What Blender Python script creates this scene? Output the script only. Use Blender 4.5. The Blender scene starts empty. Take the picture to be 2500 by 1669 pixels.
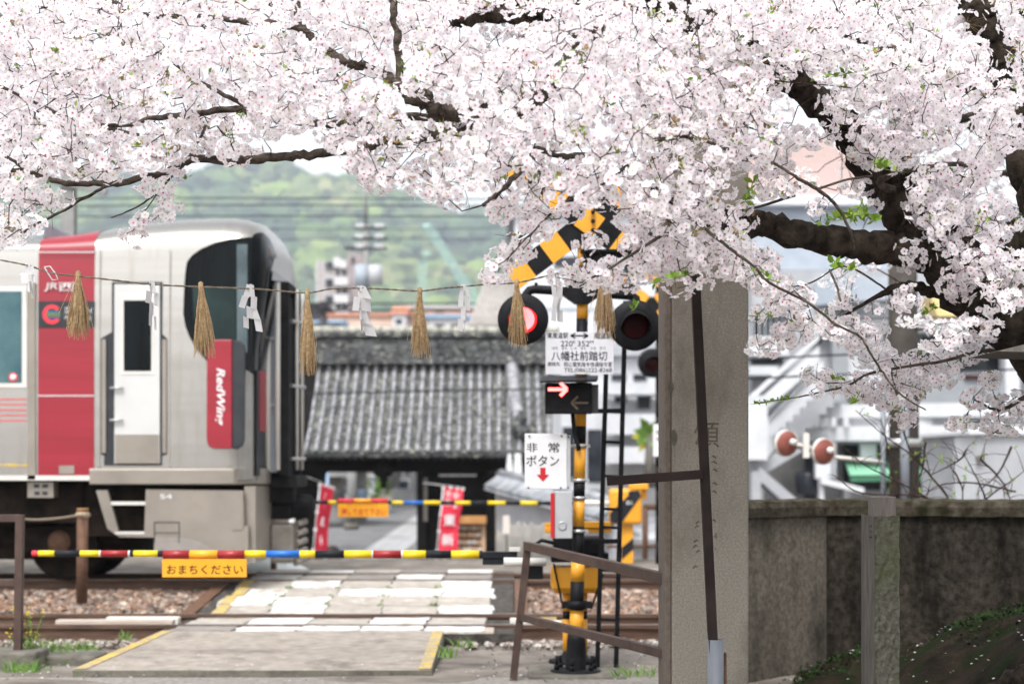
import bpy, math, random
import numpy as np
from mathutils import Vector, Matrix
R = math.radians
S = bpy.context.scene
C = S.collection
# ---------------------------------------------------------------- camera, sky, sun, exposure
F = 4000.0; CZ = 1.7; HY = 1130.0          # focal length in px of the 2500 px frame, eye height, horizon row
cam = bpy.data.cameras.new('camera'); camo = bpy.data.objects.new('camera', cam); C.objects.link(camo)
camo.location = (0, 0, CZ); camo.rotation_euler = (R(90), 0, 0)
cam.sensor_width = 36; cam.lens = F/2500*36; cam.shift_y = (HY-834.5)/2500
cam.clip_start = .1; cam.clip_end = 6000
cam.dof.use_dof = True; cam.dof.focus_distance = 8.3; cam.dof.aperture_fstop = 1.9
S.camera = camo
w = bpy.data.worlds.new('World'); S.world = w; w.use_nodes = True
nt = w.node_tree; bg = nt.nodes['Background']
sky = nt.nodes.new('ShaderNodeTexSky'); sky.sky_type = 'NISHITA'; sky.sun_disc = False
SUN_EL, SUN_AZ = 58, 200
sky.sun_elevation = R(SUN_EL); sky.sun_rotation = R(SUN_AZ); sky.air_density = 1.0; sky.dust_density = 3.0; sky.ozone_density = 1.0
hs = nt.nodes.new('ShaderNodeHueSaturation'); hs.inputs['Saturation'].default_value = .10
nt.links.new(sky.outputs[0], hs.inputs['Color']); nt.links.new(hs.outputs[0], bg.inputs[0]); bg.inputs[1].default_value = .15
sl = bpy.data.lights.new('sun', 'SUN'); sl.energy = 1.2; sl.angle = R(14); sl.color = (1, .975, .94)
so = bpy.data.objects.new('sun', sl); C.objects.link(so)
so.rotation_euler = (R(90-SUN_EL), 0, R(180-SUN_AZ)); so.location = (0, 0, 60)
S.view_settings.view_transform = 'Standard'; S.view_settings.look = 'None'; S.view_settings.gamma = 1
S.view_settings.exposure = 1.32
S.cycles.use_denoising = True
S.cycles.max_bounces = 8; S.cycles.transparent_max_bounces = 8
rng = np.random.default_rng(7); random.seed(7)

def P(x, y, Y): return Vector(((x-1250)*Y/F, Y, CZ-(y-HY)*Y/F))
def sc(Y): return F/Y
# ---------------------------------------------------------------- helpers
def wl(o):
    v = Vector((0, 0, 0))
    while o: v += o.location; o = o.parent
    return v
def tag(o, label=None, cat=None, group=None, kind=None):
    if label: o['label'] = label
    if cat: o['category'] = cat
    if group: o['group'] = group
    if kind: o['kind'] = kind
    return o
def thing(name, label, cat, loc, group=None):
    o = bpy.data.objects.new(name, None); C.objects.link(o); o.location = loc; o.empty_display_size = .1
    return tag(o, label, cat, group)
class MB:
    def __init__(s): s.v = []; s.f = []; s.m = []; s.sm = []
    def add(s, vs, fs, mi=0, smooth=False):
        b = len(s.v); s.v += [tuple(v) for v in vs]
        for f in fs: s.f.append(tuple(b+i for i in f)); s.m.append(mi); s.sm.append(smooth)
        return s
    def box(s, x0, x1, y0, y1, z0, z1, mi=0):
        return s.add([(x0,y0,z0),(x1,y0,z0),(x1,y1,z0),(x0,y1,z0),(x0,y0,z1),(x1,y0,z1),(x1,y1,z1),(x0,y1,z1)],
              [(0,3,2,1),(4,5,6,7),(0,1,5,4),(1,2,6,5),(2,3,7,6),(3,0,4,7)], mi)
    def pbox(s, x0, y0, x1, y1, Y, d, mi=0):          # a box whose front face fills a rectangle of the view at distance Y
        a = P(x0, y1, Y); b = P(x1, y0, Y); return s.box(a.x, b.x, Y, Y+d, a.z, b.z, mi)
    def obox(s, c, size, M=None, mi=0):
        h = [q/2 for q in size]; M = M or Matrix.Identity(3); c = Vector(c)
        vs = [c+M@Vector((sx*h[0], sy*h[1], sz*h[2])) for sz in (-1,1) for sx, sy in ((-1,-1),(1,-1),(1,1),(-1,1))]
        return s.add(vs, [(0,3,2,1),(4,5,6,7),(0,1,5,4),(1,2,6,5),(2,3,7,6),(3,0,4,7)], mi)
    def bar(s, p, q, wd, ht, mi=0, up=(0,0,1)):
        p, q = Vector(p), Vector(q); d = (q-p); L = d.length; d.normalize(); u = Vector(up)
        if abs(d.dot(u)) > .98: u = Vector((0,1,0))
        r = d.cross(u).normalized(); u = r.cross(d).normalized()
        M = Matrix((d, r, u)).transposed()
        return s.obox((p+q)/2, (L, wd, ht), M, mi)
    def tube(s, pts, rs, n=8, mi=0, cap=True, jit=0):
        pts = [Vector(p) for p in pts]
        if not hasattr(rs, '__len__'): rs = [rs]*len(pts)
        b = []; pr = None
        for i, p in enumerate(pts):
            d = (pts[min(i+1, len(pts)-1)]-pts[max(i-1, 0)])
            d = d.normalized() if d.length > 1e-9 else Vector((0,0,1))
            if pr is None: a = d.orthogonal().normalized()
            else:
                a = pr-d*pr.dot(d); a = a.normalized() if a.length > 1e-6 else d.orthogonal().normalized()
            pr = a; c = d.cross(a)
            for k in range(n):
                t = 2*math.pi*k/n; rr = rs[i]*(1+(random.uniform(-jit, jit) if jit else 0))
                b.append(p+(a*math.cos(t)+c*math.sin(t))*rr)
        fs = []
        for i in range(len(pts)-1):
            for k in range(n):
                fs.append((i*n+k, i*n+(k+1)%n, (i+1)*n+(k+1)%n, (i+1)*n+k))
        s.add(b, fs, mi, True)
        if cap:
            o = len(s.v)-len(b)
            s.f.append(tuple(o+k for k in range(n))[::-1]); s.m.append(mi); s.sm.append(False)
            s.f.append(tuple(o+(len(pts)-1)*n+k for k in range(n))); s.m.append(mi); s.sm.append(False)
        return s
    def cyl(s, p, q, r0, r1=None, n=20, mi=0): return s.tube([p, q], [r0, r0 if r1 is None else r1], n, mi)
    def lathe(s, prof, c, ax=(0,0,1), n=24, mi=0):    # prof: (radius, height along axis)
        c = Vector(c); ax = Vector(ax).normalized(); a = ax.orthogonal().normalized(); b = ax.cross(a); vs = []; fs = []
        for r, h in prof:
            for k in range(n):
                t = 2*math.pi*k/n; vs.append(c+ax*h+(a*math.cos(t)+b*math.sin(t))*max(r, 1e-5))
        for i in range(len(prof)-1):
            for k in range(n): fs.append((i*n+k, i*n+(k+1)%n, (i+1)*n+(k+1)%n, (i+1)*n+k))
        return s.add(vs, fs, mi, True)
    def prism(s, pts, ext, mi=0):                     # closed outline, pushed along ext
        n = len(pts); e = Vector(ext); vs = [Vector(p) for p in pts]; vs += [p+e for p in vs]
        return s.add(vs, [tuple(range(n)), tuple(range(2*n-1, n-1, -1))]+[(i, i+n, (i+1)%n+n, (i+1)%n) for i in range(n)], mi)
    def build(s, name, mats, parent=None, loc=None, bevel=0, recalc=True):
        me = bpy.data.meshes.new(name); L = wl(parent) if parent else Vector((0,0,0))
        if loc is not None: L = L+Vector(loc) if parent else Vector(loc)
        me.from_pydata([tuple(Vector(v)-L) for v in s.v], [], s.f)
        if not isinstance(mats, (list, tuple)): mats = [mats]
        for m in mats: me.materials.append(m)
        me.polygons.foreach_set('material_index', s.m); me.polygons.foreach_set('use_smooth', s.sm)
        if recalc:
            import bmesh
            bm = bmesh.new(); bm.from_mesh(me); bmesh.ops.recalc_face_normals(bm, faces=bm.faces); bm.to_mesh(me); bm.free()
        me.update()
        o = bpy.data.objects.new(name, me); C.objects.link(o)
        if parent: o.parent = parent
        if loc is not None: o.location = loc
        if bevel:
            b = o.modifiers.new('bevel', 'BEVEL'); b.width = bevel; b.segments = 2; b.limit_method = 'ANGLE'; b.angle_limit = R(40)
        return o
def npmesh(name, V, Fc, mats, parent=None, col=None, mi=None, smooth=False):
    """V (n,3), Fc (m,k) arrays; col (n,3) colours per vertex"""
    me = bpy.data.meshes.new(name); L = wl(parent) if parent else Vector((0,0,0))
    V = np.asarray(V, np.float32)-np.array(L, np.float32); k = Fc.shape[1]; m = len(Fc)
    me.vertices.add(len(V)); me.vertices.foreach_set('co', V.ravel())
    me.loops.add(m*k); me.loops.foreach_set('vertex_index', Fc.astype(np.int32).ravel())
    me.polygons.add(m); me.polygons.foreach_set('loop_start', np.arange(0, m*k, k, dtype=np.int32))
    me.polygons.foreach_set('loop_total', np.full(m, k, np.int32))
    for q in (mats if isinstance(mats, (list, tuple)) else [mats]): me.materials.append(q)
    if mi is not None: me.polygons.foreach_set('material_index', np.asarray(mi, np.int32))
    me.polygons.foreach_set('use_smooth', np.full(m, smooth))
    me.update(calc_edges=True)
    if col is not None:
        a = me.color_attributes.new('Col', 'FLOAT_COLOR', 'POINT')
        a.data.foreach_set('color', np.concatenate([col, np.ones((len(col), 1))], 1).astype(np.float32).ravel())
    o = bpy.data.objects.new(name, me); C.objects.link(o)
    if parent: o.parent = parent
    return o
def text(name, txt, m, x0, y0, x1, y1, Y, parent, rot=0, off=0.0, ext=.002, keep=False, shear=0):
    """lettering fitted into a rectangle of the view plane at distance Y (facing -Y), rot in degrees in that plane"""
    cu = bpy.data.curves.new(name, 'FONT'); cu.body = txt; cu.size = 1; cu.extrude = 0; cu.offset = off; cu.shear = shear; cu.resolution_u = 3
    o = bpy.data.objects.new(name, cu); C.objects.link(o)
    dg = bpy.context.evaluated_depsgraph_get(); me = bpy.data.meshes.new_from_object(o.evaluated_get(dg))
    bpy.data.objects.remove(o); bpy.data.curves.remove(cu)
    n = len(me.vertices)
    if n == 0: return None
    co = np.zeros(n*3, np.float32); me.vertices.foreach_get('co', co); co = co.reshape(-1, 3)
    th = R(rot); c, s_ = math.cos(th), math.sin(th)
    xy = co[:, :2]@np.array([[c, s_], [-s_, c]], np.float32)
    lo, hi = xy.min(0), xy.max(0); a, b = P(x0, y1, Y), P(x1, y0, Y)
    tw, tht = b.x-a.x, b.z-a.z; sx, sy = tw/(hi[0]-lo[0]), tht/max(1e-6, hi[1]-lo[1])
    if keep: sx = sy = min(sx, sy)
    cx, cz = (a.x+b.x)/2, (a.z+b.z)/2; L = wl(parent)
    out = np.stack([(xy[:,0]-(lo[0]+hi[0])/2)*sx+cx, np.full(n, Y-ext), (xy[:,1]-(lo[1]+hi[1])/2)*sy+cz], 1)-np.array(L)
    me.vertices.foreach_set('co', out.astype(np.float32).ravel()); me.materials.clear(); me.materials.append(m); me.update()
    o = bpy.data.objects.new(name, me); C.objects.link(o); o.parent = parent
    return o
# ---------------------------------------------------------------- materials
def ramp(t, a, b, p0=.35, p1=.65):
    r = t.nodes.new('ShaderNodeValToRGB'); r.color_ramp.elements[0].position = p0; r.color_ramp.elements[1].position = p1
    r.color_ramp.elements[0].color = (*a, 1); r.color_ramp.elements[1].color = (*b, 1); return r
def pos(t, scale=(1,1,1)):
    g = t.nodes.new('ShaderNodeNewGeometry'); m = t.nodes.new('ShaderNodeMapping'); m.inputs['Scale'].default_value = scale
    t.links.new(g.outputs['Position'], m.inputs['Vector']); return m.outputs[0]
def noise(t, vec, s, d=6, ro=.6):
    n = t.nodes.new('ShaderNodeTexNoise'); n.inputs['Scale'].default_value = s; n.inputs['Detail'].default_value = d; n.inputs['Roughness'].default_value = ro
    t.links.new(vec, n.inputs['Vector']); return n.outputs['Fac']
def mixc(t, f, a, b, mode='MIX'):
    m = t.nodes.new('ShaderNodeMix'); m.data_type = 'RGBA'; m.blend_type = mode
    if isinstance(f, float): m.inputs[0].default_value = f
    else: t.links.new(f, m.inputs[0])
    for q, i in ((a, 6), (b, 7)):
        if isinstance(q, tuple): m.inputs[i].default_value = (*q, 1)
        else: t.links.new(q, m.inputs[i])
    return m.outputs[2]
def AL(c): return tuple(.84*q*(q/(q+.010)) for q in c) if c else c   # contrast curve put into the colours, deepening darks most
def pm(name, c1, c2=None, scale=6, rough=.6, metal=0, bump=0, bscale=None, stretch=(1,1,1), p=(.35,.65), stain=None, sscale=2, sp=(.5,.7), sstretch=(1,1,1), attr=False, emit=0, spec=None):
    if spec is None and metal == 0 and max(c1) < .06: spec = .10      # dull dark finishes
    if not emit and not attr: c1, c2, stain = AL(c1), AL(c2), AL(stain)
    m = bpy.data.materials.new(name); m.use_nodes = True; t = m.node_tree; b = t.nodes['Principled BSDF']
    b.inputs['Roughness'].default_value = rough; b.inputs['Metallic'].default_value = metal
    if spec is not None: b.inputs['Specular IOR Level'].default_value = spec
    if attr:
        a = t.nodes.new('ShaderNodeAttribute'); a.attribute_name = 'Col'; col = a.outputs['Color']
        if c2: col = mixc(t, 1.0, col, ramp_out(t, c1, c2, scale, stretch, p), 'MULTIPLY')
    elif c2: col = ramp_out(t, c1, c2, scale, stretch, p)
    else: col = None; b.inputs['Base Color'].default_value = (*c1, 1)
    if stain:
        f = noise(t, pos(t, sstretch), sscale, 8, .7); r = ramp(t, (0,0,0), (1,1,1), *sp); t.links.new(f, r.inputs[0])
        col = mixc(t, r.outputs[0], col if col is not None else c1, stain)
    if col is not None: t.links.new(col, b.inputs['Base Color'])
    if bump:
        bu = t.nodes.new('ShaderNodeBump'); bu.inputs['Strength'].default_value = bump; bu.inputs['Distance'].default_value = .02
        t.links.new(noise(t, pos(t, stretch), bscale or scale*4, 5), bu.inputs['Height']); t.links.new(bu.outputs[0], b.inputs['Normal'])
    if emit: b.inputs['Emission Color'].default_value = (*c1, 1); b.inputs['Emission Strength'].default_value = emit
    return m
def ramp_out(t, c1, c2, scale, stretch, p):
    r = ramp(t, c1, c2, *p); t.links.new(noise(t, pos(t, stretch), scale), r.inputs[0]); return r.outputs[0]
def petal_mat(name):
    m = bpy.data.materials.new(name); m.use_nodes = True; t = m.node_tree; b = t.nodes['Principled BSDF']
    a = t.nodes.new('ShaderNodeAttribute'); a.attribute_name = 'Col'
    t.links.new(a.outputs['Color'], b.inputs['Base Color']); b.inputs['Roughness'].default_value = .65; b.inputs['Specular IOR Level'].default_value = .2
    tr = t.nodes.new('ShaderNodeBsdfTranslucent'); t.links.new(a.outputs['Color'], tr.inputs[0])
    mx = t.nodes.new('ShaderNodeMixShader'); mx.inputs[0].default_value = .5
    t.links.new(b.outputs[0], mx.inputs[1]); t.links.new(tr.outputs[0], mx.inputs[2]); t.links.new(mx.outputs[0], t.nodes['Material Output'].inputs[0])
    return m
M = {}
M['soil'] = pm('soil', (.12,.10,.085), (.26,.23,.20), 3, .95, bump=.6, bscale=40, stain=(.08,.07,.06), sscale=1.2, sp=(.55,.75))
M['gravel'] = pm('gravel', (.20,.18,.165), (.36,.335,.305), 25, .95, bump=.9, bscale=60)
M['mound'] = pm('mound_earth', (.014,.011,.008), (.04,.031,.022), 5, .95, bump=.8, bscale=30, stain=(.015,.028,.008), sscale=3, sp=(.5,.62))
M['stone'] = pm('ballast', (.5,.5,.5), (1,1,1), 20, .9, attr=True, bump=.4, bscale=90)
M['rail'] = pm('rail_rust', (.085,.05,.035), (.17,.10,.07), 9, .75, metal=.3, bump=.2, stretch=(.3,1,3))
M['railtop'] = pm('rail_head', (.30,.25,.22), (.42,.37,.33), 9, .35, metal=.8)
M['sleeper'] = pm('sleeper', (.2,.18,.16), (.3,.28,.25), 7, .9)
M['asphalt'] = pm('asphalt', (.05,.046,.042), (.12,.11,.10), 14, .9, bump=.6, bscale=70)
M['slabw'] = pm('slab_white', (.62,.61,.58), (.82,.81,.79), 6, .8, bump=.25, bscale=40, stain=(.42,.37,.32), sscale=4.5, sp=(.47,.62))
M['slabt'] = pm('slab_tan', (.32,.285,.25), (.46,.42,.375), 7, .9, bump=.35, bscale=50, stain=(.6,.57,.53), sscale=4, sp=(.6,.68))
M['slabd'] = pm('slab_grey', (.19,.17,.155), (.30,.27,.25), 7, .9, bump=.35, bscale=50, stain=(.42,.39,.36), sscale=4, sp=(.6,.68))
M['concrete'] = pm('ramp_concrete', (.27,.235,.20), (.40,.355,.31), 9, .92, bump=.5, bscale=70, stain=(.16,.14,.122), sscale=2.2, sp=(.5,.68))
M['yline'] = pm('yellow_line', (.50,.34,.05), (.60,.43,.09), 8, .8, stain=(.33,.29,.245), sscale=13, sp=(.47,.56))
M['timber'] = pm('pale_timber', (.38,.31,.26), (.55,.47,.41), 6, .85, stretch=(.4,3,3))
M['woodw'] = pm('whitened_timber', (.6,.56,.5), (.75,.72,.67), 6, .85, stretch=(.4,3,3))
M['kerb'] = pm('kerb_concrete', (.10,.095,.08), (.21,.19,.16), 8, .95, bump=.6, bscale=40, stain=(.06,.09,.035), sscale=4, sp=(.56,.7))
M['rust'] = pm('brown_steel', (.055,.032,.026), (.10,.062,.05), 7, .55, metal=.2, bump=.12, bscale=60)
M['rust2'] = pm('rusty_post', (.10,.05,.03), (.17,.09,.055), 12, .8, bump=.3)
M['frame'] = pm('dark_brown_steel', (.024,.017,.017), (.04,.03,.028), 5, .55)
M['pvc'] = pm('grey_pvc', (.15,.165,.19), (.2,.215,.245), 3, .45)
M['black'] = pm('black_paint', (.011,.011,.013), (.022,.022,.024), 8, .5)
M['yellow'] = pm('signal_yellow', (.75,.33,.015), (.82,.38,.03), 4, .45, stain=(.5,.24,.03), sscale=6, sp=(.62,.75))
M['byellow'] = pm('barrier_yellow', (.86,.60,.01), (.9,.66,.02), 6, .4)
M['bblack'] = pm('barrier_black', (.02,.022,.026), (.035,.037,.042), 6, .4)
M['bred'] = pm('barrier_red', (.28,.012,.016), (.36,.02,.022), 6, .4)
M['bbrightred'] = pm('barrier_tip', (.75,.04,.06))
M['bblue'] = pm('barrier_blue', (.01,.13,.5), (.015,.16,.56), 6, .4)
M['white'] = pm('white_paint', (.74,.74,.76), (.8,.8,.81), 4, .5)
M['signgrey'] = pm('sign_board', (.62,.62,.66), (.68,.68,.71), 5, .5)
M['ink'] = pm('black_ink', (.014,.014,.018))
M['redink'] = pm('red_ink', (.55,.01,.02))
M['orange'] = pm('orange_plate', (.86,.36,.012), (.9,.42,.02), 5, .45)
M['greybox'] = pm('grey_box', (.42,.43,.45), (.5,.51,.53), 5, .45)
M['galv'] = pm('galvanised', (.45,.45,.45), (.58,.58,.57), 14, .4, metal=.7)
M['glow'] = pm('lit_red_lens', (1,.12,.13), emit=2.0)
M['glowrim'] = pm('lit_red_rim', (1,.02,.025), emit=.6)
M['glowarrow'] = pm('lit_arrow', (1,.11,.10), emit=2.8)
M['deadlens'] = pm('unlit_lens', (.045,.008,.01), rough=.15)
M['dimarrow'] = pm('unlit_arrow', (.12,.085,.05))
M['steel'] = pm('train_steel', (.42,.40,.372), (.48,.462,.435), 1.2, .27, metal=.9, stain=(.36,.33,.29), sscale=1.6, sp=(.55,.8), sstretch=(3,1,.35), stretch=(.2,1,5))
M['steel2'] = pm('train_skirt', (.27,.24,.205), (.34,.305,.265), 2, .42, metal=.4, stain=(.3,.24,.18), sscale=2, sp=(.6,.8))
M['twhite'] = pm('train_white', (.55,.55,.545), (.6,.6,.59), 2, .35)
M['tred'] = pm('train_red', (.27,.011,.026), (.33,.016,.034), 1.5, .35, stretch=(.2,1,5))
M['tgrey'] = pm('train_dark_grey', (.045,.048,.053), (.06,.063,.068), 5, .5)
M['glass'] = pm('dark_glass', (.004,.006,.007), (.009,.013,.015), 1.6, .08, spec=.1, stretch=(3,1,.4))
M['teal'] = pm('teal_reflecting_glass', (.035,.10,.12), (.09,.17,.185), 2.4, .1, spec=.3)  # teal reflections put into the glass colour
M['rubber'] = pm('rubber', (.012,.012,.013), (.025,.025,.026), 8, .7)
M['under'] = pm('underframe', (.012,.01,.009), (.035,.026,.021), 6, .85)
M['bellow'] = pm('bellows', (.22,.25,.30), (.30,.33,.38), 3, .6, stretch=(1,1,.4))
M['ivory'] = pm('ivory_trim', (.62,.60,.56), (.7,.68,.64), 4, .5)
M['tile'] = pm('roof_tile', (.035,.038,.04), (.13,.135,.14), 9, .6, stain=(.46,.46,.38), sscale=14, sp=(.53,.62))
M['barrel'] = pm('barrel_tile', (.20,.205,.22), (.42,.425,.445), 2.2, .5, stain=(.6,.6,.6), sscale=5, sp=(.64,.76))
M['ridge'] = pm('ridge_tile', (.028,.03,.032), (.13,.135,.14), 5, .7, stain=(.55,.55,.47), sscale=8, sp=(.55,.64), sstretch=(1,1,2.5))
M['gatewood'] = pm('burnt_wood', (.007,.0065,.0065), (.021,.018,.017), 9, .8, stretch=(.3,1,6))
M['redwood'] = pm('red_brown_wood', (.05,.016,.016), (.075,.026,.024), 9, .7)
M['banner'] = pm('red_banner', (.72,.022,.06), (.78,.03,.07), 4, .7)
M['pole'] = pm('white_pole', (.6,.6,.62), (.7,.7,.72), 4, .4)
M['bluepole'] = pm('blue_pole', (.22,.33,.48), (.3,.42,.58), 4, .4)
M['ema'] = pm('plaque_wood', (.55,.34,.19), (.7,.5,.34), 30, .7)
M['plaque_white'] = pm('plaque_white', (.68,.62,.56))
M['rackwood'] = pm('rack_wood', (.45,.22,.07), (.55,.28,.1), 8, .6)
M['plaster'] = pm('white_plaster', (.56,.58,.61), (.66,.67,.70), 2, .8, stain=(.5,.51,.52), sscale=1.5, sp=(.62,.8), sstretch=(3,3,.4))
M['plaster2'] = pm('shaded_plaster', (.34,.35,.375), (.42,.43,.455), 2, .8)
M['window'] = pm('window_dark', (.015,.018,.024), (.05,.055,.066), 1.5, .15, spec=.25)
M['shutter'] = pm('grey_shutter', (.26,.28,.30), (.33,.35,.37), 3, .6, stretch=(1,1,20))
M['pinkwall'] = pm('pink_tiles', (.50,.37,.345), (.56,.43,.40), 3, .7, stretch=(1,1,9))
M['ltgrey'] = pm('pale_blue_grey', (.34,.39,.46), (.42,.46,.52), 2, .7)
M['awning'] = pm('green_awning', (.22,.5,.33), (.28,.57,.40), 2, .5, stretch=(.2,1,14))
M['cream'] = pm('cream_awning', (.74,.56,.24), (.8,.62,.3), 3, .6)
M['pillar'] = pm('granite_pillar', (.20,.182,.152), (.34,.312,.265), 90, .9, bump=.35, bscale=120, stain=(.12,.105,.083), sscale=1.8, sp=(.48,.72), sstretch=(1,1,.5), p=(.3,.7))
M['pillaredge'] = pm('pillar_edge', (.12,.095,.075), (.17,.14,.115), 30, .9)
M['carve'] = pm('worn_ink', (.075,.066,.047), (.13,.115,.09), 30, .9)
M['walll'] = pm('wall_grey', (.095,.08,.061), (.19,.163,.13), 26, .95, bump=.5, bscale=70, stain=(.028,.024,.015), sscale=1.7, sp=(.46,.66), sstretch=(1.2,1.2,.5))
M['walld'] = pm('wall_mould_shade', (.028,.024,.019), (.08,.069,.055), 20, .95, bump=.6, bscale=60, stain=(.006,.0055,.005), sscale=2.0, sp=(.42,.70), sstretch=(2.6,2.6,.6))  # mould stains, with shade under the tree also put into the colour
M['cap'] = pm('wall_cap', (.035,.028,.02), (.10,.088,.068), 14, .95, bump=.6, bscale=60, stain=(.022,.024,.010), sscale=5, sp=(.5,.68))
M['granite'] = pm('split_granite', (.09,.088,.062), (.21,.205,.165), 34, .9, bump=1.0, bscale=30, stain=(.12,.13,.06), sscale=3, sp=(.5,.7))
M['oldwood'] = pm('weathered_wood', (.10,.09,.08), (.18,.165,.145), 9, .9, stretch=(6,6,.5), bump=.3)
M['bark'] = pm('cherry_bark', (.055,.044,.036), (.165,.135,.112), 22, .9, bump=1.0, bscale=45, stretch=(1,1,1.6), stain=(.13,.12,.10), sscale=9, sp=(.62,.75))
M['bark2'] = pm('trunk_bark', (.018,.014,.011), (.075,.06,.047), 14, .95, bump=1.2, bscale=26, stain=(.05,.055,.02), sscale=5, sp=(.64,.78))
M['twig'] = pm('twig_bark', (.035,.022,.018), (.085,.06,.052), 15, .9)
M['petal'] = petal_mat('petals')
M['pedicel'] = pm('pedicel', (.30,.26,.10), (.34,.16,.10), 12, .7)
M['leaf'] = pm('young_leaf', (.13,.26,.02), (.27,.40,.045), 20, .5)
M['bronze'] = pm('bronze_leaf', (.24,.15,.04), (.36,.22,.07), 20, .5)
M['grass'] = pm('grass', (.07,.17,.02), (.17,.30,.05), 10, .6)
M['cover'] = pm('ground_cover', (.012,.025,.007), (.028,.055,.015), 10, .7)
M['fallen'] = pm('fallen_petal', (.74,.68,.69))
M['forest'] = pm('forest', (.75,.75,.75), (1.15,1.15,1.15), .12, .9, attr=True)
M['hill'] = pm('hill_floor', (.03,.06,.02), (.07,.10,.035), .03, .95)
M['utility'] = pm('utility_concrete', (.06,.052,.044), (.10,.088,.076), 6, .8)
M['farutil'] = pm('far_pole', (.2,.2,.195), (.3,.3,.29), 3, .8)
M['wire'] = pm('wire', (.03,.035,.04))
M['straw'] = pm('straw', (.46,.30,.14), (.74,.55,.33), 60, .85)
M['rope'] = pm('rope', (.20,.16,.12), (.33,.28,.21), 90, .9)
M['paper'] = pm('paper', (.80,.80,.82), (.84,.84,.85), 5, .8)
M['crane'] = pm('crane_paint', (.40,.62,.56), (.48,.68,.62), .3, .5)
M['aptwall'] = pm('apartment_wall', (.46,.42,.42), (.52,.48,.48), .5, .8)
M['aptbrown'] = pm('apartment_tower', (.34,.285,.29), (.40,.34,.34), .5, .8)
M['aptlight'] = pm('apartment_balcony', (.66,.64,.65))
M['peach'] = pm('peach_wall', (.62,.44,.35), (.72,.54,.45), .4, .8)
M['bluesheet'] = pm('blue_roof', (.22,.40,.58), (.3,.47,.65), 1, .6)
M['orangeroof'] = pm('orange_roof', (.55,.22,.13), (.62,.28,.18), 1, .7)
M['darkroof'] = pm('dark_roof', (.05,.045,.05), (.09,.08,.085), 2, .8)
M['greytile'] = pm('brown_grey_tile', (.27,.24,.22), (.42,.38,.355), 2.5, .8, stretch=(5,1,1))
M['paving'] = pm('pale_paving', (.33,.33,.34), (.42,.42,.42), 2, .8, bump=.1)
M['road'] = pm('grey_road', (.12,.12,.123), (.19,.19,.193), 2, .9)
M['house_a'] = pm('grey_house', (.10,.10,.105), (.2,.195,.19), .8, .8)
M['house_b'] = pm('beige_house', (.26,.225,.185), (.36,.32,.27), .8, .8)
M['orangeglass'] = pm('rust_disc', (.22,.06,.045), (.31,.10,.075), 12, .7)
M['bag'] = pm('sandbag', (.66,.70,.68), (.78,.80,.78), 5, .8)
# ================================================================ GROUND, TRACKS, CROSSING
def gz(y):
    xs = [-20, 14.2, 15, 16.2, 16.8, 18.1, 20.4, 23.5, 30, 35, 60, 340, 420, 1200]
    zs = [.1, .1, .06, .06, .16, .24, .24, .33, -.3, -.71, -.71, -.71, -3, -3]
    return float(np.interp(y, xs, zs))
ys = sorted(set(list(np.arange(-20, 8, 4.))+list(np.arange(8, 24, .4))+list(np.arange(24, 60, 2.))+[60, 100, 200, 340, 420, 700, 1200]))
xs = sorted(set([-700, -300, -100, -40, -20]+list(np.arange(-12, 12, .4))+[12, 20, 40, 100, 300, 700]))
V = []; Fc = []
for y in ys:
    for x in xs:
        n = (math.sin(x*2.1+y*1.3)+math.sin(x*.7-y*2.9))*.012 if abs(x) < 12 and 8 < y < 20 else 0
        V.append((x, y, gz(y)+n))
nx = len(xs)
for j in range(len(ys)-1):
    for i in range(nx-1): Fc.append((j*nx+i, j*nx+i+1, (j+1)*nx+i+1, (j+1)*nx+i))
tag(npmesh('ground', np.array(V), np.array(Fc), M['soil'], smooth=True), kind='structure')

# ballast stones: one mass nobody could count
def stones(n, fx, fy, size, cols):
    base = np.array([(1,0,0),(-1,0,0),(0,1,0),(0,-1,0),(0,0,1),(0,0,-1),(.6,.6,.55),(-.6,.6,.5),(.6,-.6,.5),(-.6,-.6,.55)])
    fc = np.array([(4,6,0),(4,0,8),(4,8,3),(4,3,9),(4,9,1),(4,1,7),(4,7,2),(4,2,6),(6,2,0),(8,0,3),(9,3,1),(7,1,2),(5,0,2),(5,2,1),(5,1,3),(5,3,0)])
    p = np.stack([fx(n), fy(n)], 1); z = np.array([gz(v) for v in p[:,1]])
    a = rng.uniform(0, 6.28, n); s = size(n)[:,None]*rng.uniform(.6, 1.3, (n, 3))*np.array([1,1,.7])
    jit = rng.uniform(.75, 1.2, (n, 10, 1))
    v = base[None]*jit*s[:,None,:]
    tl = rng.uniform(-.5, .5, n); cy, sy = np.cos(tl)[:,None], np.sin(tl)[:,None]
    v = np.stack([v[...,0]*cy+v[...,2]*sy, v[...,1], -v[...,0]*sy+v[...,2]*cy], -1)
    c, s_ = np.cos(a)[:,None], np.sin(a)[:,None]
    v = np.stack([v[...,0]*c-v[...,1]*s_, v[...,0]*s_+v[...,1]*c, v[...,2]], -1)
    v += np.stack([p[:,0], p[:,1], z], 1)[:,None]+np.array([0,0,.01])+np.array([0,0,1])*(size(n)*.4)[:,None,None]
    col = np.array(cols)[rng.integers(0, len(cols), n)]*rng.uniform(.6, 1.35, (n, 1))
    return v.reshape(-1, 3), (fc[None]+np.arange(n)[:,None,None]*10).reshape(-1, 3), np.repeat(col, 10, 0)
cols = [(.26,.145,.10), (.30,.19,.13), (.20,.14,.115), (.36,.26,.20), (.15,.11,.09), (.44,.36,.29), (.27,.22,.19), (.33,.20,.13)]
def notdeck(n, lo, hi, a, b):
    def f(n):
        x = rng.uniform(lo, hi, n*3); return x[(x < a) | (x > b)][:n]
    return f
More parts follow.
